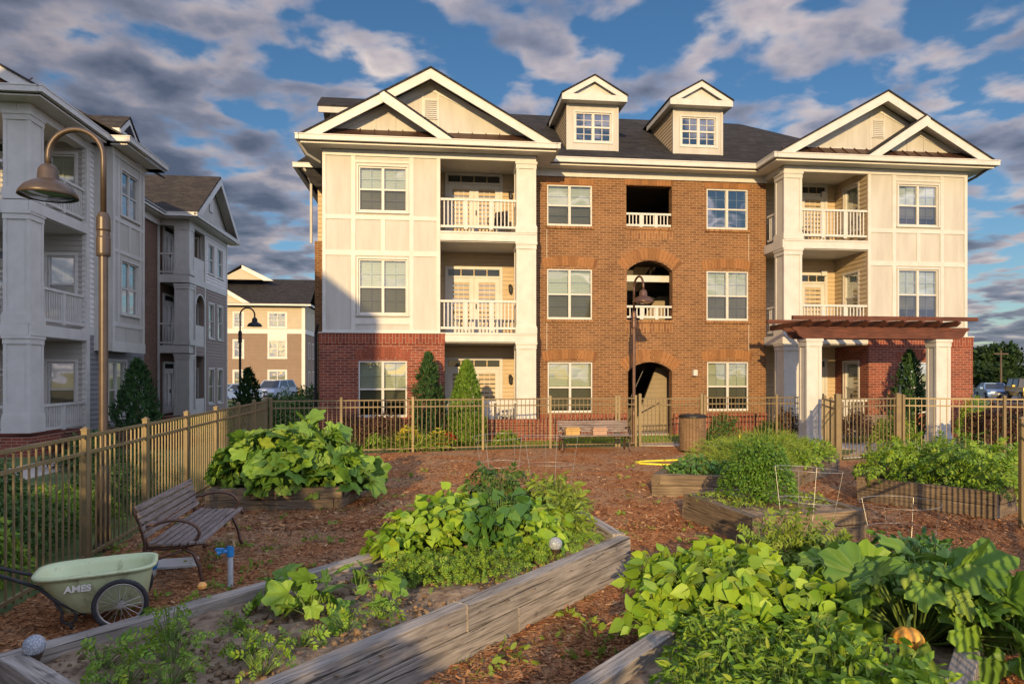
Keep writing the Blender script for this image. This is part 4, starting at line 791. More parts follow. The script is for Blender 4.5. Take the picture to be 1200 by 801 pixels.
gutter(B2, [(-10.32, -10.2, 8.5, 15.2), (-11.6, -10.32, 8.48, 8.6), (-11.62, -11.5, 2.5, 8.48)], 8.95, 9.12)
mb = MB(); mb.box(-12, -10.32, 8.6, 9.06, 8.9, 8.94); mb.box(-10.72, -10.32, 9.06, 15.1, 8.9, 8.94); mb.box(-12, -11.62, 2.5, 8.6, 8.9, 8.94); B2.part(mb, 'soffit', 'soffit')
mb = MB(); mb.box(-18, -10.76, 14.4, 14.6, 0, 9); B2.part(mb, 'rear_wall', 'taupe_siding')

B3 = Bd('apartment_building', 'sunlit beige and brown apartment building far behind the street lamp', -17, 49)
F = Face('f', 49)
h3 = [(-16.6, -15.0, 6.95, 8.35), (-16.6, -15.0, 3.9, 5.55), (-16.6, -15.0, 0.8, 2.5), (-20.0, -19.2, 6.95, 8.35), (-20.0, -19.2, 3.9, 5.55), (-20.0, -19.2, 0.8, 2.5)]
mb = MB(); wall(mb, F, -28, -13.1, 6.5, 9.2, h3, lap=0.15); wall(mb, Face('r', -13.1), 49.2, 60, 6.5, 9.2, lap=0.15); B3.part(mb, 'upper_wall', 'beige_siding')
mb = MB(); wall(mb, F, -28, -13.1, 0, 6.5, h3, lap=0.15); wall(mb, Face('r', -13.1), 49.2, 60, 0, 6.5, lap=0.15); B3.part(mb, 'lower_wall', 'brown_siding')
for q in h3: window(B3, F, *q, twin=q[1] - q[0] > 1, casing=0.16, blind=1 if q[2] < 6 else 0, glass=('darkglass', 'darkglass'))
mb = MB(); F.box(mb, -28, -13.06, -0.06, -0.002, 6.3, 6.75); F.box(mb, -13.4, -13.06, -0.07, -0.003, 0, 6.3); F.box(mb, -13.4, -13.06, -0.07, -0.003, 6.75, 9.1); F.box(mb, -16.75, -14.85, -0.05, -0.002, 5.7, 6.3); mb.box(-13.098, -13.03, 49.0, 60, 6.3, 6.75); B3.part(mb, 'white_trim', 'white')
for v_ in (51, 53.2, 56):
    for z in (0.9, 3.9, 7.0): window(B3, Face('r', -13.1), v_, v_ + 0.9, z, z + 1.5, twin=False, casing=0.1, blind=0)
mb = MB(); mb.slab([(-28.5, 48.4, 9.25), (-12.5, 48.4, 9.25), (-12.5, 53.5, 12.4), (-28.5, 53.5, 12.4)], 0.1); mb.slab([(-28.5, 58.5, 9.25), (-12.5, 58.5, 9.25), (-12.5, 53.5, 12.4), (-28.5, 53.5, 12.4)], 0.1)
mb.slab([(-17.5, 51, 12.3), (-19.8, 52, 13.6), (-19.8, 58, 13.6), (-17.5, 58, 12.3)], 0.1); mb.slab([(-19.8, 51, 13.6), (-24, 51, 10.9), (-24, 58, 10.9), (-19.8, 58, 13.6)], 0.1); B3.part(mb, 'roof', 'shingle')
mb = MB(); mb.prism([(-16.6, 50.9, 11.9), (-19.8, 50.9, 13.5), (-19.8, 50.9, 13.05), (-17.6, 50.9, 11.9)], (0, 0.1, 0)); B3.part(mb, 'rake_board', 'white'); mb = MB(); mb.prism([(-18.3, 48.3, 9.3), (-21.8, 48.3, 11.4), (-21.8, 48.3, 10.9), (-19.0, 48.3, 9.3)], (0, 0.1, 0)); B3.part(mb, 'rake_board', 'white')
mb = MB(); mb.prism([(-19.0, 48.45, 9.3), (-21.8, 48.45, 11.0), (-24.5, 48.45, 9.3)], (0, 0.2, 0)); mb.prism([(-17.6, 51.02, 12.0), (-19.8, 51.02, 13.2), (-22, 51.02, 12)], (0, 0.3, 0)); B3.part(mb, 'gable_wall', 'beige_siding')
gutter(B3, [(-28.5, -12.5, 48.3, 48.42), (-12.5, -12.38, 48.3, 58)], 9.08, 9.25)

# building across the lane behind the viewer: it throws the long shadow over the left of the garden
B0 = Bd('apartment_building', 'gable roofed apartment building standing behind the viewer, west of the garden', -14, -33, rz=-math.atan(SUN_X), origin=(-7.55, -4.2, 0))
B0.o = (0, 0, 0)
F = Face('r', -0.5); mb = MB(); wh = [(-3 - 3 * k, -1.6 - 3 * k, z, z + 1.6) for k in range(4) for z in (0.9, 4.0, 7.0)]
wall(mb, F, -14, -0.5, 0, 9.9, wh, lap=0.15); wall(mb, Face('b', -0.5), -13, -0.7, 0, 9.2, lap=0.15); wall(mb, Face('f', -14), -13, -0.7, 0, 9.2, lap=0.15); wall(mb, Face('l', -13), -14, -0.5, 0, 9.0, lap=0.15); B0.part(mb, 'siding_wall', 'white_siding')
for q in wh: window(B0, F, *q, casing=0.08, blind=0)
mb = MB(); mb.slab([(0, 0, 10.1), (-6.75, 0, 15.3), (-6.75, -14.5, 15.3), (0, -14.5, 10.1)], 0.12); mb.slab([(-6.75, 0, 15.3), (-13.5, 0, 10.1), (-13.5, -14.5, 10.1), (-6.75, -14.5, 15.3)], 0.12); B0.part(mb, 'roof', 'shingle')
mb = MB(); mb.prism([(-13, -0.6, 9.9), (-0.5, -0.6, 9.9), (-6.75, -0.6, 15.0)], (0, -0.1, 0)); mb.prism([(-13, -13.9, 9.9), (-0.5, -13.9, 9.9), (-6.75, -13.9, 15.0)], (0, 0.1, 0)); B0.part(mb, 'gable_wall', 'panel')
# ------------------------------------------------------------------ fences
def fence(name, label, posts, h=1.42, pitch=0.125, post_h=None, cat='fence', group=None, mat='fence', rails=True, pw=0.062):
    p0 = Vector((posts[0][0], posts[0][1], 0)); root = thing(name, label, cat, p0, 0, group)
    q = [Vector((p[0], p[1], 0)) - p0 for p in posts]; ph = post_h or h + 0.04
    for p in q:
        mb = MB(); w2 = pw / 2; mb.box(p.x - w2, p.x + w2, p.y - w2, p.y + w2, 0, ph)
        mb.box(p.x - w2 - 0.006, p.x + w2 + 0.006, p.y - w2 - 0.006, p.y + w2 + 0.006, ph, ph + 0.018)
        mb.add([(p.x - w2, p.y - w2, ph + 0.018), (p.x + w2, p.y - w2, ph + 0.018), (p.x + w2, p.y + w2, ph + 0.018), (p.x - w2, p.y + w2, ph + 0.018), (p.x, p.y, ph + 0.045)], [(0, 1, 4), (1, 2, 4), (2, 3, 4), (3, 0, 4)])
        mb.build('post', mat, root)
    for a, b in zip(q, q[1:]):
        d_ = (b - a); Ln = d_.length; d_.normalize(); mb = MB(); a2 = a + d_ * (pw / 2 + 0.004); b2 = b - d_ * (pw / 2 + 0.004)
        for z in (h - 0.02, h - 0.20, 0.10): mb.bar(a2 + Vector((0, 0, z)), b2 + Vector((0, 0, z)), 0.03, 0.034)
        n = int(round(Ln / pitch)); nx = Vector((-d_.y, d_.x, 0)) * 0.008; dx = d_ * 0.008
        for i in range(1, n):
            c = a + d_ * (Ln * i / n); z0, z1 = 0.05, h - 0.037
            mb.add([c - dx - nx + Vector((0, 0, z0)), c + dx - nx + Vector((0, 0, z0)), c + dx + nx + Vector((0, 0, z0)), c - dx + nx + Vector((0, 0, z0)), c - dx - nx + Vector((0, 0, z1)), c + dx - nx + Vector((0, 0, z1)), c + dx + nx + Vector((0, 0, z1)), c - dx + nx + Vector((0, 0, z1))], [(0, 1, 5, 4), (1, 2, 6, 5), (2, 3, 7, 6), (3, 0, 4, 7), (0, 3, 2, 1), (4, 5, 6, 7)])
        mb.build('picket_panel', mat, root)
    return root
lf = [(-4.34 - 0.165 * (1.158 * t), 5.79 + 1.158 * t) for t in (-3.15, -1.65, -0.15, 1.36, 2.87, 4.38, 5.88, 7.39, 8.72, 10.02)]
fence('metal_fence', 'bronze picket fence along the left of the garden, behind cart and slatted bench', lf)
c0 = Vector(lf[-1]); pts = [(c0.x + 0.11, c0.y + 0.01)]
for px_, py_ in ((400, 532), (484, 529.5), (566, 527.2), (645, 525), (722, 523.4)): pts.append(tuple(at(px_, py_))[:2])
fence('metal_fence', 'bronze picket fence across the back of the garden, before the arborvitae', pts[:1] + pts[1:], pitch=0.12)
pe = at(745, 522.8)
fence('metal_fence', 'short bronze picket fence section between the far bench and the post lamp', [(pts[-1][0] + 0.09, pts[-1][1] + 0.01), (pe.x, pe.y)], pitch=0.12)
g1 = at(822, 521.5)
fence('metal_gate', 'bronze picket gate before the arched breezeway, beside the slatted litter bin', [(pe.x + 0.12, pe.y - 0.02), (g1.x, g1.y)], h=1.40, post_h=1.5, pitch=0.12, cat='gate', pw=0.075)
e1 = at(910, 520.3); e2 = Vector((9.3, 20.7)); 
fence('metal_fence', 'bronze picket fence from the litter bin to the red barberry and pergola post', [(g1.x + 0.1, g1.y + 0.02), (e1.x, e1.y), (9.3, 20.7)], pitch=0.12)
fence('metal_fence', 'bronze picket return fence seen end on beside the pergola gate', [(9.28, 20.55), (8.8, 19.2), (8.37, 17.9), (7.98, 16.66)], pitch=0.12)
fence('metal_gate', 'bronze picket gate with tall square posts opening on to the path to the pergola', [(7.92, 16.6), (9.72, 17.2)], h=1.5, post_h=1.58, pitch=0.12, cat='gate', pw=0.12)
fence('metal_fence', 'bronze picket fence right of the pergola gate, before the parked blue sedan', [(9.86, 17.2), (11.9, 16.5), (13.9, 15.8), (15.9, 15.1)], h=1.5, pitch=0.135)
rf_ = [(0.75 + 0.644 * y, y) for y in (-0.4, 1.2, 2.8, 4.4, 6.0, 7.6, 9.2)]
fence('metal_fence', 'bronze picket fence along the right side of the garden, just beyond the zucchini bed', [(x + 0.2, y) for x, y in rf_], h=1.42, pitch=0.13)

# ------------------------------------------------------------------ raised beds
def soil_mesh(poly, z, step=0.07, amp=0.05, root=None, off=(0, 0), mat='soil'):
    xs = [p[0] for p in poly]; ys = [p[1] for p in poly]; cx, cy = sum(xs) / len(xs), sum(ys) / len(ys)
    pin = [(cx + (p[0] - cx) * 0.985, cy + (p[1] - cy) * 0.985) for p in poly]
    nx = int((max(xs) - min(xs)) / step) + 2; ny = int((max(ys) - min(ys)) / step) + 2; mb = MB(); idx = {}
    from mathutils import noise
    def vid(i, j):
        if (i, j) not in idx:
            x = min(xs) + i * step; y = min(ys) + j * step
            h = noise.noise((x * 2.1, y * 2.1, 3.1)) * amp + noise.noise((x * 9, y * 9, 1.3)) * amp * 0.6
            idx[(i, j)] = len(mb.v); mb.v.append((x - off[0], y - off[1], z + h))
        return idx[(i, j)]
    for i in range(nx):
        for j in range(ny):
            if inside(pin, min(xs) + (i + 0.5) * step, min(ys) + (j + 0.5) * step):
                mb.f.append((vid(i, j), vid(i + 1, j), vid(i + 1, j + 1), vid(i, j + 1))); mb.m.append(0)
    return mb.build('soil', mat, root, smooth=True)
def bed(label, poly, h=0.38, mat='timber', courses=2, t=0.13, group='raised garden beds', soilz=0.31, skip=()):
    n = len(poly); cx = sum(p[0] for p in poly) / n; cy = sum(p[1] for p in poly) / n
    root = thing('raised_bed', label, 'planter', (cx, cy, 0), 0, group)
    for i in range(n):
        a = Vector((*poly[i], 0)) - Vector((cx, cy, 0)); b = Vector((*poly[(i + 1) % n], 0)) - Vector((cx, cy, 0))
        d_ = b - a; Ln = d_.length; d_.normalize(); inn = Vector((-d_.y, d_.x, 0))
        for c in range(courses):
            h0 = h * c / courses + (0.003 if c else -0.03); h1 = h * (c + 1) / courses - 0.003 - 0.004 * (i % 2)
            s0, s1 = (t + 0.004, 0) if (i + c) % 2 else (0.0, 0.0)
            s0 = t * 0.98 if c % 2 else 0.0; s1 = Ln if c % 2 else Ln - t * 0.98
            cuts = [s0, s1] if Ln < 3.2 else [s0, s0 + (s1 - s0) * (0.46 if c % 2 else 0.62), s1]
            for k in range(len(cuts) - 1):
                l = cuts[k + 1] - cuts[k] - 0.003; jt = random.uniform(-0.006, 0.006)
                mb = MB(); x0 = 0; segs = max(2, int(l / 0.25)); 
                vs = []; fs = []
                for q in range(segs + 1):
                    x = l * q / segs
                    for y, z in ((0, h0), (t, h0), (t, h1), (0, h1)): vs.append((x, y + random.uniform(-.003, .003), z + (random.uniform(-.004, .003) if z == h1 else 0)))
                for q in range(segs):
                    for e in range(4): fs.append((q * 4 + e, q * 4 + (e + 1) % 4, q * 4 + 4 + (e + 1) % 4, q * 4 + 4 + e))
                fs += [(0, 1, 2, 3), (segs * 4 + 3, segs * 4 + 2, segs * 4 + 1, segs * 4)]
                fs = [tuple(reversed(f)) for f in fs]
                mb.add(vs, fs); o = mb.build('timber_board', mat, root, loc=a + d_ * (cuts[k] + 0.004) + inn * jt, bevel=0.005); o.rotation_euler = (0, 0, math.atan2(d_.y, d_.x))
    soil_mesh(poly, soilz, root=root, off=(cx, cy))
    return root
BED1 = [(-3.1, 4.05), (-1.7, 3.05), (1.21, 7.02), (0.68, 9.16)]
u_ = Vector((0.62, 0.785)).normalized(); nr = Vector((0.785, -0.62)).normalized()
b2a = Vector((0.318, 3.69)) - u_ * 1.6; b2b = b2a + nr * 1.70
BED2 = [tuple(b2a), tuple(b2b), tuple(b2b + u_ * 4.75), tuple(b2a + u_ * 5.1)]
BED3 = [(2.46, 9.8), (2.86, 8.12), (4.48, 8.6), (4.12, 10.6)]
BED4 = [(2.37, 11.6), (4.3, 11.25), (5.45, 12.75), (7.05, 14.7), (5.6, 15.7), (3.2, 13.4)]
BED5 = [(5.66, 11.2), (6.85, 9.67), (8.3, 10.75), (7.1, 12.3)]
BED6 = [(-4.62, 10.25), (-2.62, 10.5), (-2.5, 12.3), (-4.75, 12.2)]
bed('long weathered timber bed in the middle, bare soil near, bushy beans far', BED1, 0.40)
bed('weathered timber bed in the near right corner overflowing with bright herbs and broad zucchini leaves', BED2, 0.40)
bed('small square timber bed holding the round dense green bush', BED3, 0.37, 'timber2')
bed('brown timber bed in front of the litter bin, with a grassy mound of weeds', BED4, 0.38, 'timber2', soilz=0.3)
bed('mossy timber bed at the right striped with picket shadows, packed with leafy tomato plants', BED5, 0.40, 'timber2')
bed('low brown timber bed by the left fence buried under a pumpkin mound', BED6, 0.34, 'timber2', soilz=0.28)

# ------------------------------------------------------------------ mulch chips and clods (uncountable)
def raw_mesh(name, V, Fq, mat, parent=None, loc=None, smooth=False, mats=None, mi=None):
    """V (n,3) float, Fq list of arrays of equal-size polygons"""
    me = bpy.data.meshes.new(name); me.vertices.add(len(V)); me.vertices.foreach_set('co', np.ascontiguousarray(V, dtype=np.float32).ravel())
    loops = np.concatenate([f.ravel() for f in Fq]); counts = np.concatenate([np.full(len(f), f.shape[1]) for f in Fq])
    me.loops.add(len(loops)); me.loops.foreach_set('vertex_index', loops.astype(np.int32)); me.polygons.add(len(counts))
    st = np.concatenate([[0], np.cumsum(counts)[:-1]]); me.polygons.foreach_set('loop_start', st.astype(np.int32))
    try: me.polygons.foreach_set('loop_total', counts.astype(np.int32))
    except Exception: pass
    for m in (mats or [mat]): me.materials.append(MT[m] if isinstance(m, str) else m)
    if mi is not None: me.polygons.foreach_set('material_index', np.asarray(mi, dtype=np.int32))
    if smooth: me.polygons.foreach_set('use_smooth', np.ones(len(counts), dtype=bool))
    me.update(calc_edges=True); me.validate()
    o = bpy.data.objects.new(name, me); COL.objects.link(o)
    if parent: o.parent = parent
    if loc is not None: o.location = loc
    return o
BEDS = [BED1, BED2, BED3, BED4, BED5, BED6]
def chips(n, ymin, ymax, smin, smax):
    Vs = []; 
    k = 0; out = []
    while len(out) < n:
        y = ymin + (ymax - ymin) * random.random() ** 1.4; x = random.uniform(-0.85, 0.85) * y
        if not inside(GARDEN, x, y) or any(inside(b, x, y) for b in BEDS): continue
        out.append((x, y))
    P_ = np.array(out); m = len(P_); a = rng.uniform(0, 2 * np.pi, m); l = rng.uniform(smin, smax, m); w_ = l * rng.uniform(0.18, 0.45, m)
    tilt = rng.uniform(-0.35, 0.35, m); roll = rng.uniform(-0.5, 0.5, m); ca, sa = np.cos(a), np.sin(a)
    V = np.zeros((m, 4, 3))
    for i, (sx, sy) in enumerate(((-1, -1), (1, -0.7), (1, 0.8), (-1, 1))):
        lx = sx * l / 2; ly = sy * w_ / 2
        V[:, i, 0] = P_[:, 0] + ca * lx - sa * ly; V[:, i, 1] = P_[:, 1] + sa * lx + ca * ly
        V[:, i, 2] = 0.016 + np.abs(tilt) * l / 2 + np.abs(roll) * w_ / 2 + tilt * lx + roll * ly
    return V.reshape(-1, 3), np.arange(m * 4).reshape(m, 4)
V1, F1 = chips(26000, 3.2, 9.5, 0.02, 0.065); V2, F2 = chips(14000, 9.0, 18.5, 0.04, 0.09)
tag(raw_mesh('bark_chips', np.concatenate([V1, V2]), [np.concatenate([F1, F2 + len(V1)])], 'chips'), kind='stuff')
def clods(n, poly, z, smin, smax):
    me = bmesh.new(); bmesh.ops.create_icosphere(me, subdivisions=1, radius=1.0); me.verts.ensure_lookup_table()
    tv = np.array([v.co[:] for v in me.verts]); tf = np.array([[v.index for v in f.verts] for f in me.faces]); me.free()
    xs = [p[0] for p in poly]; ys = [p[1] for p in poly]; pts = []
    while len(pts) < n:
        x = random.uniform(min(xs), max(xs)); y = random.uniform(min(ys), max(ys))
        if inside(poly, x, y): pts.append((x, y))
    m = len(pts); s_ = smin + (smax - smin) * rng.random(m) ** 3
    V = tv[None] * (1 + rng.uniform(-0.45, 0.45, (m, len(tv), 1))) * s_[:, None, None] * np.array([1, 1, 0.7]); V += np.array([(x, y, z) for x, y in pts])[:, None, :]
    return V.reshape(-1, 3), (tf[None] + (np.arange(m) * len(tv))[:, None, None]).reshape(-1, 3)
inner1 = [(-2.85, 4.05), (-1.7, 3.3), (0.9, 6.9), (0.5, 8.4)]
V1, F1 = clods(2600, inner1, 0.318, 0.006, 0.028)
tag(raw_mesh('soil_clods', V1, [F1], 'clods'), kind='stuff')

# ------------------------------------------------------------------ furniture and small things
def bench(label, loc, rz, Ln=1.75, group='slatted park benches'):
    root = thing('park_bench', label, 'bench', loc, rz, group); hl = Ln / 2
    for s_ in (-1, 1):
        mb = MB(); x = s_ * (hl - 0.06); r = 0.019
        def tb(pp, rr=r): mb.tube([(x, y, z) for y, z in pp], rr, 8)
        tb([(0.13, 0.80), (0.12, 0.72), (0.075, 0.62), (0.05, 0.52), (0.03, 0.42), (0.05, 0.28), (0.10, 0.12), (0.14, 0.01)], [0.02, .021, .021, .022, .023, .022, .02, .022])      # back upright and rear leg
        tb([(0.03, 0.40), (-0.12, 0.385), (-0.30, 0.395), (-0.44, 0.425), (-0.50, 0.425), (-0.515, 0.40), (-0.49, 0.385)])              # seat rail with scroll
        tb([(-0.30, 0.385), (-0.40, 0.33), (-0.455, 0.20), (-0.475, 0.08), (-0.50, 0.01)])                                            # front leg
        arm = [(0.07, 0.60)] + [(-0.20 + 0.22 * math.cos(q), 0.545 + 0.145 * math.sin(q)) for q in [math.pi * (0.18 + 1.55 * k / 14) for k in range(15)]][::1]
        arm = [(0.075, 0.62), (0.03, 0.60), (-0.02, 0.625)] + [(-0.22 + 0.235 * math.cos(q), 0.525 + 0.13 * math.sin(q)) for q in [math.radians(40 + 16 * k) for k in range(15)]] + [(-0.31, 0.41)]
        tb(arm, 0.016)
        tb([(0.05, 0.25), (-0.12, 0.30), (-0.30, 0.36)], 0.012)
        mb.build('end_frame', 'castiron', root, smooth=True)
    for k in range(7):
        y = -0.47 + k * 0.072; z = 0.432 + 0.02 * (k / 6 - 0.5) ** 2 * 4 - (0.012 if k in (0,) else 0)
        mb = MB(); mb.box(-hl, hl, y - 0.029, y + 0.029, z - 0.012, z + 0.012); mb.build('seat_slat', 'slat', root, bevel=0.005)
    for k in range(5):
        z = 0.53 + k * 0.064; y = 0.03 + (z - 0.5) * 0.30 - 0.022
        mb = MB(); mb.box(-hl, hl, -0.012, 0.012, -0.027, 0.027); o = mb.build('back_slat', 'slat', root, loc=(0, y, z), bevel=0.005); o.rotation_euler = (-0.29, 0, 0)
    mb = MB(); mb.bar((-hl + 0.06, 0.0, 0.36), (hl - 0.06, 0.0, 0.36), 0.03, 0.015); mb.build('stretcher', 'castiron', root)
    return root
bench('grey slatted bench with curled iron arms, side on beside the garden cart', (-3.62, 7.36, 0), R(99.5))
bench('brown slatted bench facing the garden before the back fence, two tan blocks on its seat', (2.22, 18.75, 0), R(5), 1.95)
bb = bench('slatted bench beyond the pergola gate, against the red brick wall', (11.9, 21.6, 0), R(6), 1.7)
for x, lab, m in ((-0.62, 'yellow tan block on the far bench, nearer its left end', 'tanblock'), (0.12, 'pinkish tan block on the far bench, nearer its middle', 'pinkblock')):
    MT[m] = noisy(m, (0.33, 0.20, 0.07) if m == 'tanblock' else (0.30, 0.19, 0.13), (0.42, 0.28, 0.10) if m == 'tanblock' else (0.36, 0.23, 0.16), 6, 0.8, 0.2)
    mb = MB(); mb.box(-0.19, 0.19, -0.13, 0.13, 0, 0.11); mb.box(-0.20, 0.21, -0.14, 0.14, 0.112, 0.17); mb.box(-0.17, 0.19, -0.12, 0.13, 0.172, 0.21)
    o = mb.build('block_stack', m, bevel=0.008); o.location = (2.22 + x * math.cos(R(5)) + 0.02, 18.75 - 0.27 + x * math.sin(R(5)), 0.452); o.rotation_euler = (0, 0, R(5)); tag(o, lab, 'block stack')
# litter bin
root = thing('litter_bin', 'round litter bin of upright wooden slats with a dark lid, near the breezeway gate', 'bin', at(815, 531) + Vector((0, 0.3, 0)))
for k in range(26):
    q = 2 * math.pi * k / 26; mb = MB(); mb.box(-0.036, 0.036, -0.012, 0.012, 0.06, 0.93); o = mb.build('slat', 'binwood', root, loc=(0.33 * math.cos(q), 0.33 * math.sin(q), 0)); o.rotation_euler = (0, 0, q + math.pi / 2)
mb = MB(); mb.lathe([(0.0, 0.03), (0.30, 0.03), (0.31, 0.94), (0.0, 0.94)], n=28); mb.build('liner', 'darkmetal', root, smooth=False)
mb = MB(); mb.lathe([(0.34, 0.925), (0.365, 0.93), (0.365, 0.985), (0.33, 1.01), (0.22, 1.025), (0.21, 0.99), (0.0, 0.98)], n=28); mb.build('lid', 'darkmetal', root, smooth=False)
mb = MB()
for q in (0.4, 1.97, 3.54, 5.11): mb.box(0.26 * math.cos(q) - 0.03, 0.26 * math.cos(q) + 0.03, 0.26 * math.sin(q) - 0.03, 0.26 * math.sin(q) + 0.03, 0, 0.06)
mb.build('base', 'darkmetal', root)
# yellow hose on the mulch
MT['hose'] = noisy('yellow_hose', (0.62, 0.55, 0.02), (0.72, 0.65, 0.04), 5, 0.45, 0)
hp = [at(x, y, 0.02) for x, y in ((872, 536), (850, 537.5), (812, 538), (778, 539.3), (752, 540.3), (744, 541.5), (752, 543), (775, 544), (800, 545), (830, 544), (858, 541), (866, 531))]
mb = MB(); mb.tube(hp + [at(866, 531, 0.02) + Vector((0.02, 0, 0.5))], 0.022, 8); tag(mb.build('garden_hose', 'hose', smooth=True), 'yellow garden hose looped on the mulch before the litter bin', 'hose')
# stand pipe
sp_ = at(270, 688); root = thing('garden_tap', 'galvanised standpipe with a blue valve and brass spout behind the long timber bed', 'tap', sp_)
MT['blue'] = noisy('blue_plastic', (0.02, 0.20, 0.50), (0.03, 0.25, 0.58), 6, 0.4, 0); MT['brass'] = noisy('tarnished_brass', (0.22, 0.15, 0.08), (0.36, 0.25, 0.13), 20, 0.5, 0.2, 0.003, metal=0.4); MT['pipe'] = noisy('pale_pipe', (0.42, 0.46, 0.48), (0.52, 0.56, 0.58), 14, 0.45, 0.1, 0.002, metal=0.2)
mb = MB(); mb.tube([(0, 0, 0), (0, 0, 0.40)], 0.026, 12); mb.build('pipe', 'pipe', root, smooth=False)
mb = MB(); mb.lathe([(0.03, 0.30), (0.034, 0.31), (0.034, 0.40), (0.03, 0.41)], n=12); mb.tube([(0, 0, 0.35), (-0.07, -0.02, 0.355), (-0.11, -0.03, 0.34)], [0.022, 0.02, 0.026], 8); mb.box(-0.13, -0.05, -0.045, 0.0, 0.365, 0.385); mb.build('valve', 'blue', root)
mb = MB(); mb.tube([(0, 0, 0.40), (0, 0, 0.50)], [0.026, 0.03], 8); mb.box(-0.03, 0.03, -0.03, 0.03, 0.44, 0.52); mb.tube([(0, -0.02, 0.47), (0.05, -0.05, 0.46), (0.06, -0.06, 0.41)], 0.014, 8); mb.build('spout', 'brass', root)
# pail and board beside the bench
root = thing('pail', 'small white and blue pail on the mulch behind the bench arm', 'pail', at(172, 676))
mb = MB(); mb.lathe([(0.0, 0.01), (0.085, 0.01), (0.10, 0.17), (0.094, 0.17), (0.08, 0.025), (0.0, 0.025)], n=18); mb.build('body', 'white', root)
mb = MB(); mb.lathe([(0.0935, 0.09), (0.1035, 0.175), (0.1055, 0.16), (0.0955, 0.085)], n=18); mb.build('band', 'blue', root)
mb = MB(); mb.box(-0.30, 0.30, -0.16, 0.16, 0, 0.03); o = mb.build('loose_board', 'white', bevel=0.006); o.location = at(196, 664) + Vector((0, 0, 0.02)); o.rotation_euler = (0.03, 0.02, R(20)); tag(o, 'pale loose board lying under the grey slatted bench', 'board')
# garden cart

def stained(name, c1, c2):
    m = noisy(name, c1, c2, 3, 0.5, 0.05, 0.002); t = m.node_tree; b = t.nodes['Principled BSDF']; lk = b.inputs['Base Color'].links[0]; src = lk.from_socket
    n = N(t, 'ShaderNodeTexNoise', i_Scale=5.5, i_Detail=9.0, i_Roughness=0.7); L(t, objco(t, (1, 1, 0.6)), n.inputs['Vector'])
    L(t, mixc(t, ramp(t, n.outputs[0], [(0.56, 0.0), (0.70, 0.75)]), src, (0.16, 0.12, 0.07)), b.inputs['Base Color']); return m
MT['tub'] = stained('sage_green_plastic', (0.46, 0.53, 0.30), (0.53, 0.59, 0.35)); MT['rubber'] = noisy('tyre_rubber', (0.015, 0.015, 0.017), (0.03, 0.03, 0.033), 12, 0.8, 0.2, 0.002)
root = thing('garden_cart', 'sage green two wheeled garden cart with spoked wheels and black handle beside the left fence', 'cart', (-3.32, 5.81, 0), R(25)); root.scale = (0.87, 0.87, 0.87)
def ring(cx, cy, hx, hy, z, n=28, p=4.0, zt=0.0):
    out = []
    for k in range(n):
        q = 2 * math.pi * k / n; c, s_ = math.cos(q), math.sin(q)
        x = cx + hx * math.copysign(abs(c) ** (2 / p), c); y = cy + hy * math.copysign(abs(s_) ** (2 / p), s_)
        out.append((x, y, z + zt * (x - cx)))
    return out
mb = MB(); n = 28
rings = [ring(-0.12, 0, 0.26, 0.19, 0.125), ring(-0.13, 0, 0.35, 0.225, 0.155), ring(-0.19, 0, 0.46, 0.30, 0.46, zt=0.02), ring(-0.20, 0, 0.485, 0.32, 0.505, zt=0.02), ring(-0.20, 0, 0.515, 0.35, 0.505, zt=0.02), ring(-0.20, 0, 0.515, 0.35, 0.53, zt=0.02), ring(-0.20, 0, 0.475, 0.31, 0.53, zt=0.02), ring(-0.19, 0, 0.45, 0.29, 0.47, zt=0.02), ring(-0.13, 0, 0.335, 0.21, 0.18)]
mb.v = [p for r_ in rings for p in r_]
mb.f = [(i * n + k, i * n + (k + 1) % n, (i + 1) * n + (k + 1) % n, (i + 1) * n + k) for i in range(len(rings) - 1) for k in range(n)] + [tuple(range(n - 1, -1, -1)), tuple((len(rings) - 1) * n + k for k in range(n))]
mb.m = [0] * len(mb.f); tub = mb.build('tub', 'tub', root, smooth=True); 
for s_ in (-1, 1):
    w_ = thing('wheel', None, None, (0.02, s_ * 0.385, 0.235)); w_.parent = root
    Rw = 0.235; mb = MB()
    def hoop(r0, rr, nn=36, mm=8):
        vs = []; fs = []
        for i in range(nn):
            q = 2 * math.pi * i / nn
            for j in range(mm):
                t2 = 2 * math.pi * j / mm; vs.append(((r0 + rr * math.cos(t2)) * math.cos(q), rr * math.sin(t2) * 0.9, (r0 + rr * math.cos(t2)) * math.sin(q)))
        for i in range(nn):
            for j in range(mm): fs.append((i * mm + j, i * mm + (j + 1) % mm, ((i + 1) % nn) * mm + (j + 1) % mm, ((i + 1) % nn) * mm + j))
        mb.add(vs, fs)
    hoop(Rw - 0.021, 0.022); mb.build('tyre', 'rubber', w_, smooth=True)
    mb = MB(); hoop(Rw - 0.047, 0.010); mb.build('rim', 'wire', w_, smooth=True)
    mb = MB(); mb.tube([(0, -0.04, 0), (0, 0.04, 0)], 0.026, 12)
    for i in range(20):
        q = 2 * math.pi * i / 20; q2 = q + (0.45 if i % 2 else -0.45); yy = 0.03 if (i // 2) % 2 else -0.03
        mb.tube([(0.022 * math.cos(q2), yy, 0.022 * math.sin(q2)), ((Rw - 0.052) * math.cos(q), 0, (Rw - 0.052) * math.sin(q))], 0.0026, 5, False)
    mb.build('spokes', 'wire', w_)
mb = MB(); mb.tube([(0.02, -0.36, 0.235), (0.02, 0.36, 0.235)], 0.012, 8); mb.build('axle', 'darkmetal', root)
mb = MB()
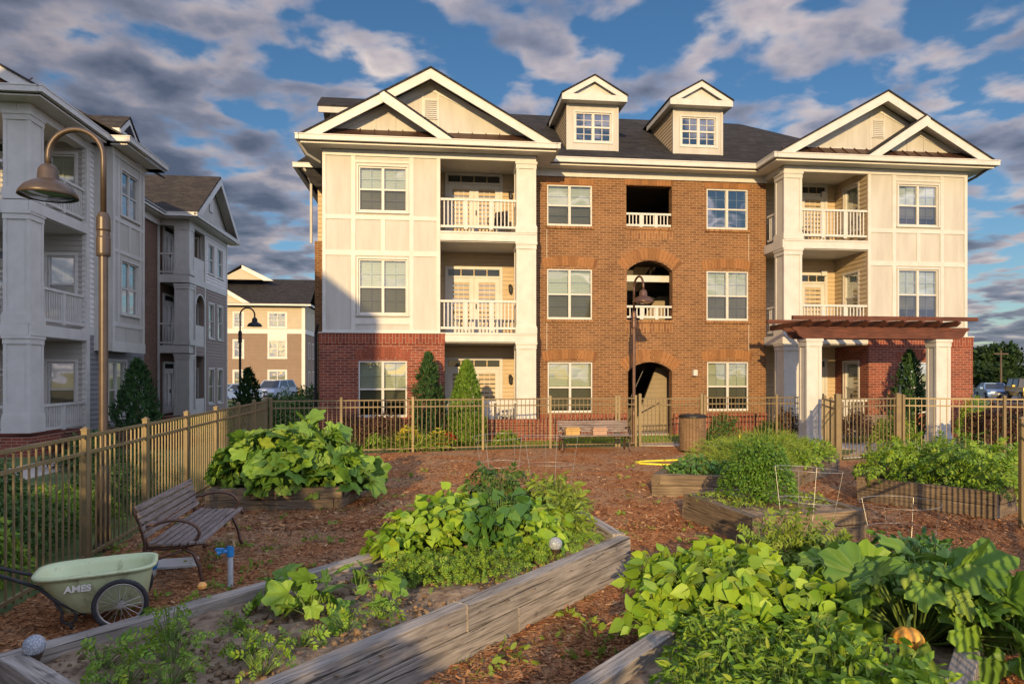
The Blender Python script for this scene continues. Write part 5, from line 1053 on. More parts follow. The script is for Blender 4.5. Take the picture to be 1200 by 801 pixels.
mb.tube([(-0.28, -0.20, 0.13), (-0.50, -0.22, 0.28), (-0.66, -0.16, 0.42), (-1.00, -0.10, 0.57), (-1.10, -0.07, 0.605), (-1.13, 0, 0.61), (-1.10, 0.07, 0.605), (-1.00, 0.10, 0.57), (-0.66, 0.16, 0.42), (-0.50, 0.22, 0.28), (-0.28, 0.20, 0.13)], 0.016, 10); mb.build('handle', 'rubber', root, smooth=True)
mb = MB(); mb.tube([(-0.52, -0.21, 0.27), (-0.46, -0.21, 0.18), (-0.47, -0.21, 0.10), (-0.42, -0.21, 0.06), (-0.36, -0.21, 0.08), (-0.35, -0.21, 0.15), (-0.39, -0.21, 0.19)], 0.012, 8); mb.tube([(-0.40, -0.21, 0.07), (-0.38, -0.21, 0.0)], 0.014, 8); mb.build('stand', 'rubber', root, smooth=True); mb = MB(); mb.tube([(-0.40, 0.21, 0.19), (-0.38, 0.21, 0.0)], 0.014, 8); mb.build('stand', 'rubber', root, smooth=True)
cu = bpy.data.curves.new('lettering', 'FONT'); cu.body = 'AMES'; cu.size = 0.088; cu.extrude = 0.003; cu.align_x = 'CENTER'; cu.offset = 0.0028; cu.shear = 0.06; cu.materials.append(MT['whitepetal'])
fo = bpy.data.objects.new('lettering_curve', cu); COL.objects.link(fo); bpy.context.view_layer.update()
lm = bpy.data.meshes.new_from_object(fo.evaluated_get(bpy.context.evaluated_depsgraph_get())); bpy.data.objects.remove(fo)
o = bpy.data.objects.new('lettering', lm); COL.objects.link(o); o.parent = root; o.location = (-0.33, -0.300, 0.375); o.rotation_euler = (R(90 + 14), 0, 0)
# street lamps
def lamp(label, loc, rz, mat='bronze', group='gooseneck post lamps'):
    root = thing('street_lamp', label, 'street lamp', loc, rz, group)
    mb = MB(); mb.lathe([(0.0, 0), (0.11, 0.0), (0.11, 0.05), (0.085, 0.10), (0.064, 0.9), (0.05, 1.0), (0.05, 3.45), (0.0, 3.45)], n=20); mb.build('pole', mat, root, smooth=False)
    mb = MB(); mb.lathe([(0.0, 3.452), (0.072, 3.452), (0.078, 3.48), (0.078, 3.66), (0.07, 3.68), (0.07, 3.74), (0.078, 3.76), (0.075, 3.90), (0.05, 3.96), (0.0, 3.96)], n=20); mb.build('collar', mat, root)
    r = 0.31; arc_ = [(0, 0, 3.93), (0, 0, 4.62)] + [(-r + r * math.cos(q), 0, 4.62 + r * math.sin(q)) for q in [math.pi * k / 14 for k in range(1, 15)]] + [(-2 * r, 0, 4.46)]
    mb = MB(); mb.tube(arc_, 0.032, 12); mb.build('arm', mat, root, smooth=True)
    mb = MB(); c = (-2 * r, 0, 0)
    mb.lathe([(0.04, 4.52), (0.075, 4.50), (0.105, 4.45), (0.112, 4.34), (0.12, 4.325), (0.18, 4.30), (0.25, 4.25), (0.295, 4.185), (0.31, 4.14), (0.297, 4.135), (0.283, 4.18), (0.24, 4.235), (0.10, 4.28), (0.0, 4.28)], c, 32); sh = mb.build('shade', mat, root, smooth=True)
    mb = MB(); mb.lathe([(0.286, 4.16), (0.20, 4.13), (0.0, 4.12)], c, 32); mb.build('lens', 'darkglass', root, smooth=True)
lamp('large bronze gooseneck lamp behind the left fence, its shade hanging to the left', (-4.80, 8.02, 0), R(4))
lamp('dark gooseneck lamp standing before the brick arch, its shadow on the brick', (3.60, 20.15, 0), R(105), 'castiron')
lamp('distant gooseneck lamp in front of the far sunlit building', (-11.55, 29, 0), R(180), 'darkmetal')
# pergola before the right wing
mbq = Bd('pergola', 'red stained timber pergola on two white panelled columns before the right wing', 13, -3.6); tag(mbq.root, cat='pergola')
column(mbq, 10.64, 11.10, -3.85, -3.42, 0, 3.12, 0.3); column(mbq, 14.68, 15.14, -3.85, -3.42, 0, 3.12, 0.3)
def rafter_profile(a0, a1, z0, z1):
    d_ = 0.35; return [(a0 + 0.05, z1), (a0, z1 - 0.06), (a0 + 0.12, z1 - 0.12), (a0 + 0.2, z0 + 0.08), (a0 + d_, z0), (a1 - d_, z0), (a1 - 0.2, z0 + 0.08), (a1 - 0.12, z1 - 0.12), (a1, z1 - 0.06), (a1 - 0.05, z1)]
for y in (-3.86, -3.34): 
    mb = MB(); mb.prism([(x, y, z) for x, z in rafter_profile(10.2, 15.75, 3.125, 3.46)], (0, 0.07, 0)); mbq.part(mb, 'beam', 'pergola')
for k in range(9):
    x = 10.62 + k * 0.565; mb = MB(); mb.prism([(x, y, z) for y, z in ((-4.12, 3.64), (-4.16, 3.58), (-4.0, 3.475), (-1.7, 3.475), (-1.7, 3.64))], (0.08, 0, 0)); mbq.part(mb, 'rafter', 'pergola')
for y in (-4.0, -2.5):
    mb = MB(); mb.box(10.12, 15.85, y - 0.05, y + 0.05, 3.645, 3.76); mbq.part(mb, 'purlin', 'pergola')
# glass globe stake lights
def globe(label, loc, r=0.062):
    root = thing('garden_light', label, 'garden light', loc, 0, 'solar globe stake lights')
    m, t, b, o_ = newmat('crackled_glass'); b.inputs['Transmission Weight'].default_value = 0.55; b.inputs['Roughness'].default_value = 0.08; b.inputs['Metallic'].default_value = 0.0
    vo = N(t, 'ShaderNodeTexVoronoi', i_Scale=55.0, feature='DISTANCE_TO_EDGE'); L(t, objco(t), vo.inputs['Vector']); L(t, ramp(t, vo.outputs[0], [(0.0, (0.22, 0.26, 0.32)), (0.12, (0.60, 0.64, 0.70))]), b.inputs['Base Color']); bump(t, b, vo.outputs[0], 0.6, 0.01)
    mb = MB(); mb.lathe([(0.001, -r)] + [(r * math.cos(q), r * math.sin(q)) for q in [R(-80 + 16 * k) for k in range(11)]] + [(0.001, r)], (0, 0, 0.22), 24); mb.build('globe', m, root, smooth=True)
    mb = MB(); mb.lathe([(0.0, 0.12), (0.03, 0.125), (0.045, 0.165), (0.048, 0.175), (0.03, 0.178), (0.0, 0.17)], n=16); mb.tube([(0, 0, -0.08), (0, 0, 0.13)], 0.009, 8); mb.build('stake', 'bronze', root)
globe('crackled glass globe light at the bare near corner of the long bed', at(40, 779, 0.32) - Vector((0, 0, 0.10))); globe('crackled glass globe light by the rail at the bushy far end of the long bed', at(651, 657, 0.34) - Vector((0, 0, 0.06)))
# tomato cages
def cage(label, loc, r=0.2, h=1.05, rz=0.0, tilt=(0, 0)):
    root = thing('tomato_cage', label, 'plant cage', loc, rz, 'wire plant cages'); root.rotation_euler = (tilt[0], tilt[1], rz)
    mb = MB()
    for z, rr in ((h, r), (h * 0.66, r * 0.86), (h * 0.33, r * 0.7)): mb.tube([(rr * math.cos(2 * math.pi * k / 24), rr * math.sin(2 * math.pi * k / 24), z) for k in range(25)], 0.0021, 5, False)
    mb.build('hoops', 'wire', root, smooth=True)
    for k in range(4):
        q = 2 * math.pi * k / 4 + 0.4; mb = MB(); mb.tube([(r * math.cos(q), r * math.sin(q), h), (r * 0.55 * math.cos(q), r * 0.55 * math.sin(q), -0.05)], 0.0021, 5); mb.build('leg', 'wire', root)
cage('left one of the two wire plant cages ending the long bed', (-0.12, 8.35, 0.33), 0.33, 0.98, 0.2, (0.03, -0.04))
cage('right one of the two wire plant cages ending the long bed', (0.47, 8.30, 0.33), 0.33, 0.98, 0.9, (-0.02, 0.04))
cage('tall wire plant cage round the tomato plant before the square bed', (2.72, 6.35, 0.33), 0.30, 0.85, 0.5, (0.0, 0.06))
cage('low wire plant cage between the zucchini and the striped timber bed', (3.85, 6.75, 0.0), 0.36, 0.80, 0.3, (0.0, -0.03))

# chairs on the balconies and the porch
def patio_chair(label, u, v, z, rz, mat):
    p = P(u, v, z); root = thing('patio_chair', label, 'chair', p, rz, 'patio chairs on the balconies')
    mb = MB(); mb.box(-0.24, 0.24, -0.24, 0.22, 0.40, 0.43); mb.build('seat', mat, root)
    mb = MB(); mb.prism([(-0.24, 0.22, 0.44), (0.24, 0.22, 0.44), (0.24, 0.34, 0.92), (-0.24, 0.34, 0.92)], (0, 0.025, 0)); mb.build('backrest', mat, root)
    for sx in (-0.22, 0.22):
        for sy in (-0.21, 0.21): mb = MB(); mb.tube([(sx, sy, 0.40), (sx * 1.08, sy * 1.1, 0)], 0.016, 6); mb.build('leg', mat, root)
        mb = MB(); mb.tube([(sx * 1.15, -0.24, 0.40), (sx * 1.15, -0.22, 0.62), (sx * 1.15, 0.26, 0.64)], 0.016, 6); mb.build('armrest', mat, root)
patio_chair('dark patio chair at the right end of the left wing top balcony', 2.05, -0.35, 6.522, TH - 0.5, 'darkmetal')
patio_chair('dark patio chair on the top balcony of the right wing', 12.4, -0.35, 6.522, TH + 0.5, 'darkmetal')
patio_chair('white patio chair on the porch behind the arborvitae', 1.75, -0.55, 0.332, TH + 0.4, 'white')
patio_chair('white patio chair by the porch column of the left wing', 2.32, -0.1, 0.332, TH - 0.5, 'white')
# ------------------------------------------------------------------ vehicles
def paint(name, c, metal=0.3):
    m, t, b, o = newmat(name); b.inputs['Base Color'].default_value = (*c, 1); b.inputs['Roughness'].default_value = 0.3; b.inputs['Metallic'].default_value = metal; b.inputs['Coat Weight'].default_value = 0.6
    return m
MT['carglass'] = paint('car_glass', (0.02, 0.025, 0.03), 0.0); MT['lightlens'] = paint('headlight_lens', (0.75, 0.75, 0.72), 0.0)
def car(label, loc, rz, colour, kind='sedan', name='parked_car', group=None, roofcol=None):
    root = thing(name, label, 'car', loc, rz, group); m = paint(kind + '_paint', colour); rm = paint(kind + '_roof', roofcol) if roofcol else m
    if kind == 'sedan': prof = [(-2.25, .35), (-2.28, .62), (-2.15, .80), (-1.1, .95), (1.35, .98), (2.1, .92), (2.2, .7), (2.15, .35)]; cab = [(-1.15, .95), (-0.45, 1.40), (0.65, 1.43), (1.5, .98)]; W = 0.88; wr = 0.33
    elif kind == 'suv': prof = [(-2.2, .38), (-2.25, .75), (-2.15, .98), (-1.15, 1.08), (2.1, 1.12), (2.2, .8), (2.15, .38)]; cab = [(-1.25, 1.08), (-0.6, 1.66), (1.7, 1.70), (2.08, 1.12)]; W = 0.92; wr = 0.37
    else: prof = [(-1.95, .5), (-2.0, .85), (-1.95, 1.12), (-0.75, 1.18), (1.85, 1.18), (1.9, .8), (1.85, .5)]; cab = [(-0.7, 1.18), (-0.5, 1.80), (1.75, 1.82), (1.82, 1.18)]; W = 0.90; wr = 0.41
    mb = MB(); vs = []
    k = len(prof)
    for y, s_ in ((-W * 0.93, 0.985), (-W, 1.0), (W, 1.0), (W * 0.93, 0.985)): vs += [(x * s_, y, z if s_ == 1 else z - 0.02 if z > 0.6 else z) for x, z in prof]
    fs = [(j * k + i, j * k + (i + 1) % k, (j + 1) * k + (i + 1) % k, (j + 1) * k + i) for j in range(3) for i in range(k)] + [tuple(range(k)), tuple(range(4 * k - 1, 3 * k - 1, -1))]
    mb.add(vs, fs); mb.build('body', m, root, bevel=0.04)
    mb = MB(); Wt = W * 0.74; kk = len(cab)
    vs = [(x, -W * 0.93, z) if i in (0, kk - 1) else (x, -Wt, z) for i, (x, z) in enumerate(cab)] + [(x, W * 0.93, z) if i in (0, kk - 1) else (x, Wt, z) for i, (x, z) in enumerate(cab)]
    mb.add(vs, [(0, 1, 2, 3), (7, 6, 5, 4), (0, 4, 5, 1), (1, 5, 6, 2), (2, 6, 7, 3)]); mb.build('windows', 'carglass', root)
    mb = MB(); mb.slab([(cab[1][0] - 0.02, -Wt - 0.02, cab[1][1] + 0.03), (cab[2][0] + 0.02, -Wt - 0.02, cab[2][1] + 0.03), (cab[2][0] + 0.02, Wt + 0.02, cab[2][1] + 0.03), (cab[1][0] - 0.02, Wt + 0.02, cab[1][1] + 0.03)], 0.06)
    for s_ in (-1, 1):
        for i, j in ((0, 1), (3, 2)): mb.bar((cab[i][0], s_ * W * 0.92, cab[i][1]), (cab[j][0], s_ * Wt, cab[j][1]), 0.07, 0.07)
        mx_ = (cab[1][0] + cab[2][0]) / 2; mb.bar((mx_, s_ * W * 0.93, cab[0][1]), (mx_, s_ * (Wt + 0.01), cab[1][1]), 0.07, 0.05)
    mb.build('roof', rm, root)
    for x in (-1.35, 1.35):
        for s_ in (-1, 1):
            mb = MB(); mb.tube([(x, s_ * (W - 0.2), wr), (x, s_ * (W + 0.015), wr)], wr, 20); w_ = mb.build('wheel', 'rubber', root)
            mb = MB(); mb.tube([(x, s_ * (W + 0.016), wr), (x, s_ * (W + 0.03), wr)], wr * 0.62, 14); mb.build('rim', 'wire', w_)
    f0 = prof[1][0]
    for s_ in (-1, 1):
        mb = MB(); mb.box(f0 - 0.015, f0 + 0.25, s_ * 0.48 - 0.17, s_ * 0.48 + 0.17, prof[1][1] - 0.02, prof[1][1] + 0.13) if kind != 'jeep' else mb.tube([(f0 - 0.04, s_ * 0.48, 0.9), (f0 + 0.05, s_ * 0.48, 0.9)], 0.1, 14); mb.build('headlight', 'lightlens', root)
        mb = MB(); mb.box(cab[0][0] + 0.25, cab[0][0] + 0.42, s_ * (W + 0.02), s_ * (W + 0.2), cab[0][1], cab[0][1] + 0.14); mb.build('mirror', m, root)
    mb = MB(); mb.box(f0 - 0.025, f0 + 0.1, -0.38, 0.38, prof[1][1] - 0.02, prof[1][1] + 0.1); mb.box(f0 + 0.0, f0 + 0.1, -0.62, 0.62, 0.36, 0.5); mb.build('grille', 'darkmetal', root)
    mb = MB(); mb.box(f0 - 0.03, f0, -0.16, 0.16, 0.5, 0.6); mb.build('number_plate', 'white', root)
    return root
car('blue sedan parked at the far right beyond the fence', fake(1163, 58), R(68), (0.12, 0.22, 0.42))
car('yellow off road car with a black hard top at the far right edge', fake(1203, 54), R(72), (0.55, 0.33, 0.03), 'jeep', roofcol=(0.01, 0.01, 0.012))
car('silver blue sport utility car parked before the far sunlit building', fake(323, 56), R(84), (0.36, 0.42, 0.55), 'suv')
car('pale blue sedan half hidden behind the small conifer by the far lamp', fake(272, 52), R(60), (0.28, 0.36, 0.48), 'sedan')
# ------------------------------------------------------------------ vegetation kit
def leaf_heart():
    v = [(0, 0, 0), (.10, .26, .05), (.32, .40, .06), (.60, .30, .02), (.84, .12, -.05), (1.0, 0, -.12), (.84, -.12, -.05), (.60, -.30, .02), (.32, -.40, .06), (.10, -.26, .05), (.33, 0, -.02), (.66, 0, -.045)]
    f = [(0, 10, 2, 1), (10, 11, 3, 2), (11, 5, 4, 3), (0, 9, 8, 10), (10, 8, 7, 11), (11, 7, 6, 5)]
    return np.array(v), f
def leaf_squash(seed=0):
    r_ = random.Random(seed); n = 30; v = [(0.18, 0, 0.0)]; 
    for k in range(n):
        q = 2 * math.pi * (k + 0.5) / n - math.pi          # -pi at the notch
        lobe = 0.43 + 0.085 * math.cos(5 * q) + (0.018 if k % 2 else -0.018) + r_.uniform(-.015, .015); notch = 0.62 * max(0, 1 - abs(abs(q) - math.pi) / 0.5)
        rr = lobe * (1 - notch); x = 0.46 + rr * 1.12 * math.cos(q); y = rr * 1.15 * math.sin(q)
        v.append((x, y, 0.16 * abs(y) - 0.26 * (x - 0.3) ** 2 - 0.28 * y * y + r_.uniform(-.02, .02)))
    m = [(0.18 + (v[i][0] - 0.18) * 0.55, v[i][1] * 0.55, v[i][2] * 0.35 + 0.035 * (1 if i % 4 < 2 else -1)) for i in range(1, n + 1)]
    v += m; f = []
    for k in range(n):
        a, b = 1 + k, 1 + (k + 1) % n
        if k == n - 1: continue
        f.append((a, b, b + n, a + n)); f.append((0, a + n, b + n))
    return np.array(v), f
def leaf_lance():
    v = [(0, 0, 0), (.30, .15, .04), (.65, .13, .03), (1, 0, -.08), (.65, -.13, .03), (.30, -.15, .04), (.5, 0, -.01)]
    return np.array(v), [(0, 6, 2, 1), (6, 3, 2), (0, 5, 4, 6), (6, 4, 3)]
def leaf_oval():
    v = [(0, 0, 0), (.28, .24, .03), (.7, .20, .02), (1, 0, -.05), (.7, -.20, .02), (.28, -.24, .03)]
    return np.array(v), [(0, 3, 2, 1), (0, 5, 4, 3)]
def leaf_comp():       # a feathery compound leaf of seven leaflets
    V = []; Fc = []
    bv, bf = leaf_lance()
    for (x, a, s) in ((.25, 65, .34), (.25, -65, .34), (.48, 55, .38), (.48, -55, .38), (.70, 42, .34), (.70, -42, .34), (.66, 0, .42)):
        c, s_ = math.cos(R(a)), math.sin(R(a)); o = len(V); w_ = bv * s * np.array([1, 1.5, 1])
        for p in w_: V.append((x + p[0] * c - p[1] * s_, p[0] * s_ + p[1] * c, p[2] - 0.18 * (x + p[0] * c) ** 2))
        Fc += [tuple(i + o for i in q) for q in bf]
    return np.array(V), Fc
def leaf_blade():
    v = [(0, -.04, 0), (0, .04, 0), (.5, .03, -.03), (.5, -.03, -.03), (1, 0, -.2)]
    return np.array(v), [(0, 1, 2, 3), (3, 2, 4)]
def leaf_spray():
    v = [(0, 0, 0), (.4, .22, .02), (1, .06, -.03), (1, -.06, -.03), (.4, -.22, .02)]
    return np.array(v), [(0, 1, 2, 3, 4)]
LEAF = {'heart': [leaf_heart()], 'squash': [leaf_squash(i) for i in range(4)], 'lance': [leaf_lance()], 'oval': [leaf_oval()], 'comp': [leaf_comp()], 'blade': [leaf_blade()], 'spray': [leaf_spray()]}
def norm(a): return a / np.maximum(np.linalg.norm(a, axis=1, keepdims=True), 1e-9)
def inst(kind, pos, fwd, nrm, size):
    Vs = []; Fs = {}; base = 0; var = LEAF[kind]; pick = rng.integers(0, len(var), len(pos))
    f = norm(fwd); n_ = norm(nrm - f * np.sum(nrm * f, 1, keepdims=True)); y = np.cross(n_, f)
    for vi, (tv, tf) in enumerate(var):
        ix = np.where(pick == vi)[0]
        if not len(ix): continue
        cur = rng.uniform(0.4, 1.6, (len(ix), 1)); wd = rng.uniform(0.85, 1.12, (len(ix), 1))
        V = (tv[None, :, 0, None] * f[ix][:, None] + (tv[None, :, 1] * wd)[..., None] * y[ix][:, None] + (tv[None, :, 2] * cur)[..., None] * n_[ix][:, None]) * size[ix][:, None, None] + pos[ix][:, None]
        Vs.append(V.reshape(-1, 3))
        for q in tf: Fs.setdefault(len(q), []).append(np.array(q)[None] + (np.arange(len(ix)) * len(tv) + base)[:, None])
        base += V.shape[0] * V.shape[1]
    return np.concatenate(Vs), [np.concatenate(v) for v in Fs.values()]
def join(parts):
    V = []; F = []; b = 0
    for v, f in parts:
        V.append(v); F += [q + b for q in f]; b += len(v)
    d_ = {}
    for q in F: d_.setdefault(q.shape[1], []).append(q)
    return np.concatenate(V), [np.concatenate(x) for x in d_.values()]
def dome(n, Rr, Hh, depth=0.45, flat=0.75, tilt=0.45, squash=(1, 1), droop=0.1, c=(0, 0, 0)):
    """leaf positions through the outer shell of an uneven dome"""
    az = rng.uniform(0, 2 * np.pi, n); r = np.sqrt(rng.random(n)) * 1.0
    ph = rng.uniform(0, 6.28, 4); lump = 1 + 0.13 * np.sin(2 * az + ph[0]) + 0.11 * np.sin(3 * az + ph[1]) + 0.08 * np.sin(5 * az + ph[2])
    top = np.sqrt(np.maximum(0.03, 1 - r ** 2.4)) * (1 + 0.12 * np.sin(4 * r * 3 + ph[3] + az * 2))
    z = Hh * top * (1 - depth * rng.random(n) ** 1.6) ; x = np.cos(az) * r * Rr * lump * squash[0]; y = np.sin(az) * r * Rr * lump * squash[1]
    pos = np.stack([x, y, np.maximum(z, 0.02)], 1) + np.array(c)
    out = np.stack([np.cos(az), np.sin(az), np.zeros(n)], 1)
    up = np.array([[0, 0, 1.0]])
    nr = up * (1.05 - 0.75 * r[:, None]) + out * (0.25 + 0.75 * r[:, None]) + rng.normal(0, tilt, (n, 3))
    fw = out * 0.8 + rng.normal(0, 0.6, (n, 3)) + up * (-droop - 0.35 * r[:, None])
    return pos, fw, nr
def stems(pos, base, rad, frac=1.0, n_side=3):
    ix = np.where(rng.random(len(pos)) < frac)[0]; m = len(ix)
    if not m: return None
    p = pos[ix]; b = base[ix]; mid = (p + b) / 2 + np.array([[0, 0, 0.06]]) * np.linalg.norm(p - b, axis=1, keepdims=True)
    V = np.zeros((m, 3 * n_side, 3)); d_ = norm(p - b); s1 = norm(np.cross(d_, np.array([[0.3, 0.2, 1.0]]))); s2 = np.cross(d_, s1)
    for k, (q, rr) in enumerate(((b, 1.0), (mid, 0.8), (p, 0.55))):
        for j in range(n_side):
            a = 2 * math.pi * j / n_side; V[:, k * n_side + j] = q + (s1 * math.cos(a) + s2 * math.sin(a)) * rad * rr
    F = [np.array([[k * n_side + j, k * n_side + (j + 1) % n_side, (k + 1) * n_side + (j + 1) % n_side, (k + 1) * n_side + j]]) + (np.arange(m) * 3 * n_side)[:, None] for k in range(2) for j in range(n_side)]
    return V.reshape(-1, 3), [np.concatenate(F)]
def plant(name, label, cat, loc, kind, mat, n, Rr, Hh, size, group=None, stem=0.006, sfrac=0.5, domes=None, smooth=True, dz=0, flowers=None, **kw):
    root = thing(name, label, cat, loc, 0, group); parts = []; st = []
    for (cx, cy, r_, h_, n_) in (domes or [(0, 0, Rr, Hh, n)]):
        p, f, q = dome(n_, r_, h_, c=(cx, cy, 0), **kw); s_ = size * (0.45 + 0.75 * rng.random(n_) ** 0.8)
        parts.append(inst(kind, p, f, q, s_))
        if stem:
            b = np.stack([cx + (p[:, 0] - cx) * 0.25, cy + (p[:, 1] - cy) * 0.25, np.zeros(n_)], 1); g_ = stems(p, b, stem, sfrac)
            if g_: st.append(g_)
    V, F = join(parts); raw_mesh('foliage', V, F, mat, root, smooth=smooth)
    if st: V, F = join(st); raw_mesh('stems', V, F, 'stem', root)
    if flowers:
        fm, fn, fs, fz = flowers; fp = []
        p, f, q = dome(fn, Rr * 0.9, Hh * fz, depth=0.1, c=(0, 0, 0)); 
        for k in range(5):
            a = 2 * math.pi * k / 5; fw = np.stack([np.full(fn, math.cos(a)), np.full(fn, math.sin(a)), np.full(fn, 0.35)], 1) + rng.normal(0, 0.15, (fn, 3)); fp.append(inst('oval', p, fw, np.tile([[0, 0, 1.0]], (fn, 1)), np.full(fn, fs)))
        V, F = join(fp); raw_mesh('blossoms', V, F, fm, root)
    return root
def cone_tree(name, label, cat, loc, Hh, Rr, n, size, mat, group=None, kind='spray', pointy=1.0, z0=0.08, rough=0.16, core=True):
    root = thing(name, label, cat, loc, 0, group)
    t = rng.random(n) ** 1.35; az = rng.uniform(0, 2 * np.pi, n); ph = rng.uniform(0, 6.28, 3)
    prof = np.minimum(1.0, (t / 0.10 + 0.55)) * (1 - t ** pointy) ** 0.72
    r = Rr * prof * (1 + rough * np.sin(3 * az + 9 * t + ph[0]) * 0.7 + rough * np.sin(7 * az - 17 * t + ph[1]) * 0.7) * (1 - 0.35 * rng.random(n) ** 2) + 0.01
    pos = np.stack([np.cos(az) * r, np.sin(az) * r, z0 + t * (Hh - z0 - size * 0.5)], 1); out = np.stack([np.cos(az), np.sin(az), np.zeros(n)], 1)
    fw = out * 0.55 + np.array([[0, 0, 0.9]]) + rng.normal(0, 0.35, (n, 3)); nr = out + rng.normal(0, 0.4, (n, 3)); pos[:, :2] *= (1 + 0.22 * (rng.random(n) < 0.08)[:, None] * rng.random(n)[:, None])
    branch = np.sin(az * 5 + np.floor(t * 11) * 2.1 + ph[2]); keep = (branch > -0.72) | (rng.random(n) < 0.25) | (rough < 0.1); pos, fw, nr, n = pos[keep], fw[keep], nr[keep], int(keep.sum())
    V, F = inst(kind, pos, fw, nr, size * rng.uniform(0.6, 1.2, n)); raw_mesh('crown', V, F, mat, root)
    mb = MB(); mb.tube([(0, 0, 0), (0, 0, Hh * 0.9)], [0.06 + 0.02 * Hh / 3, 0.012], 8); mb.build('trunk', 'bark', root)
    return root
SZ = 0.33   # soil height in the beds
MT['bush'] = island('bush_leaf', [(0.05, 0.13, 0.016), (0.085, 0.19, 0.02), (0.14, 0.26, 0.028)], 0.5, 0.25, 0.3)
# --- long bed
plant('bean_plant', 'bright lime bean clump at the far left of the long bed', 'plant', (-0.78, 6.75, SZ), 'heart', 'lime', 0, 0.5, 0.46, 0.135, domes=[(0, 0, 0.42, 0.46, 330), (-0.30, -0.35, 0.26, 0.28, 120), (0.15, 0.4, 0.35, 0.5, 190)], tilt=0.4)
plant('bean_plant', 'deep green bean clump in the middle of the long bed', 'plant', (-0.10, 6.75, SZ), 'heart', 'deep', 0, 0.4, 0.5, 0.15, domes=[(0, 0, 0.38, 0.52, 260), (0.05, 0.35, 0.3, 0.45, 120)], tilt=0.4)
plant('tomato_plant', 'dark leafy tomato plant behind the deep green beans', 'plant', (-0.15, 7.75, SZ), 'comp', 'shrub', 230, 0.36, 0.68, 0.17)
plant('pepper_plant', 'yellowish pepper bush under the right wire cage of the long bed', 'plant', (0.48, 7.75, SZ), 'lance', 'yellowgreen', 0, 0.4, 0.5, 0.11, domes=[(0, 0, 0.36, 0.56, 620), (0.0, -0.45, 0.28, 0.4, 330)], tilt=0.6, flowers=('yellow', 4, 0.03, 0.9))
plant('bean_plant', 'lime bean clump beside the far globe light of the long bed', 'plant', (0.22, 6.75, SZ), 'heart', 'lime', 0, 0.3, 0.36, 0.12, domes=[(0, 0, 0.30, 0.38, 170), (0.1, 0.35, 0.25, 0.4, 110)])
plant('parsley_patch', 'low frilly herb patch along the right rail of the long bed', 'plant', (-0.25, 5.95, SZ), 'comp', 'herb', 0, 0.3, 0.15, 0.075, domes=[(0, 0, 0.35, 0.2, 420), (-0.35, -0.15, 0.28, 0.22, 330), (0.45, 0.45, 0.26, 0.14, 260), (0.75, 0.9, 0.22, 0.13, 220), (-0.62, -0.15, 0.22, 0.2, 220), (0.98, 1.25, 0.2, 0.1, 160)], stem=0.003)
for i, (x, y, r_, n_) in enumerate((((-1.74, 5.10, 0.17, 13)), (-1.42, 4.88, 0.20, 17), (-1.02, 5.12, 0.15, 9), (-1.22, 5.45, 0.10, 5))):
    plant('squash_seedling', ('young squash plant by the left rail next to the standpipe', 'young squash plant with a wide round leaf in the bare soil', 'young squash plant between the bare soil and the herb patch', 'smallest squash seedling near the left rail of the long bed')[i], 'plant', (x, y, SZ), 'squash', 'squash', n_, r_, 0.24, 0.19, 'young squash plants', 0.005, 1.0, tilt=0.3)
seed = [(-2.22, 4.42, .22, .30), (-2.05, 4.12, .20, .26), (-2.42, 4.02, .19, .22), (-1.90, 3.80, .2, .22), (-1.62, 4.15, .16, .24), (-1.35, 4.35, .12, .17), (-2.15, 3.78, .2, .25), (-1.12, 4.62, .12, .16), (-0.92, 4.85, .13, .15), (-1.45, 3.95, .16, .2), (-1.88, 4.62, .1, .13)]
slab_ = ['largest feathery tomato seedling below the cart wheel', 'feathery tomato seedling just right of the largest one', 'feathery tomato seedling nearest the left globe light', 'tomato seedling at the bottom edge of the picture in the long bed', 'tall yellow tipped seedling in the middle of the bare soil', 'thin seedling on the bare soil near the young squash', 'dense tomato seedling in the near corner of the long bed', 'small seedling close to the right rail of the long bed', 'tiny seedling under the young squash by the right rail', 'loose seedling beside the right rail at the near end', 'smallest seedling against the left rail behind the others']
for (x, y, r_, h_), lab in zip(seed, slab_):
    plant('tomato_seedling', lab, 'plant', (x, y, SZ), 'comp', 'herb', int(18 + 420 * r_ * h_), r_ * 0.9, h_ * 0.85, 0.095, 'tomato seedlings', 0.004, 0.9, tilt=0.5)
root = plant('marigold', 'small orange marigold at the left rail near the standpipe', 'plant', (-2.31, 5.09, SZ), 'comp', 'herb', 16, 0.06, 0.12, 0.06, stem=0.003); mb = MB(); mb.lathe([(0, .13), (.03, .14), (.035, .16), (.02, .18), (0, .18)], n=10); MT['orange'] = noisy('orange_petal', (0.65, 0.28, 0.05), (0.75, 0.4, 0.12), 20, 0.7, 0.3); mb.build('blossom', 'orange', root)
# --- near right bed
plant('sweet_potato_vine', 'bright lime sweet potato vine spilling over the left rail of the near bed', 'plant', (1.55, 4.85, SZ), 'heart', 'lime', 0, 0.6, 0.5, 0.125, domes=[(0, 0, 0.60, 0.42, 560), (-0.42, -0.1, 0.3, 0.26, 190), (0.35, -0.35, 0.4, 0.32, 260), (-0.35, 0.5, 0.35, 0.32, 190), (-0.60, -0.25, 0.18, 0.14, 60), (0.2, 0.6, 0.4, 0.4, 200)], tilt=0.35)
plant('zucchini_plant', 'huge broad leaved zucchini plant at the right of the near bed', 'plant', (2.72, 4.60, SZ - 0.03), 'squash', 'squash', 0, 0.7, 0.6, 0.30, domes=[(0, 0, 0.66, 0.52, 85), (0.35, 0.3, 0.45, 0.45, 36), (-0.25, 0.45, 0.4, 0.4, 30), (0.45, -0.3, 0.40, 0.36, 30)], stem=0.012, sfrac=1.0, tilt=0.28)
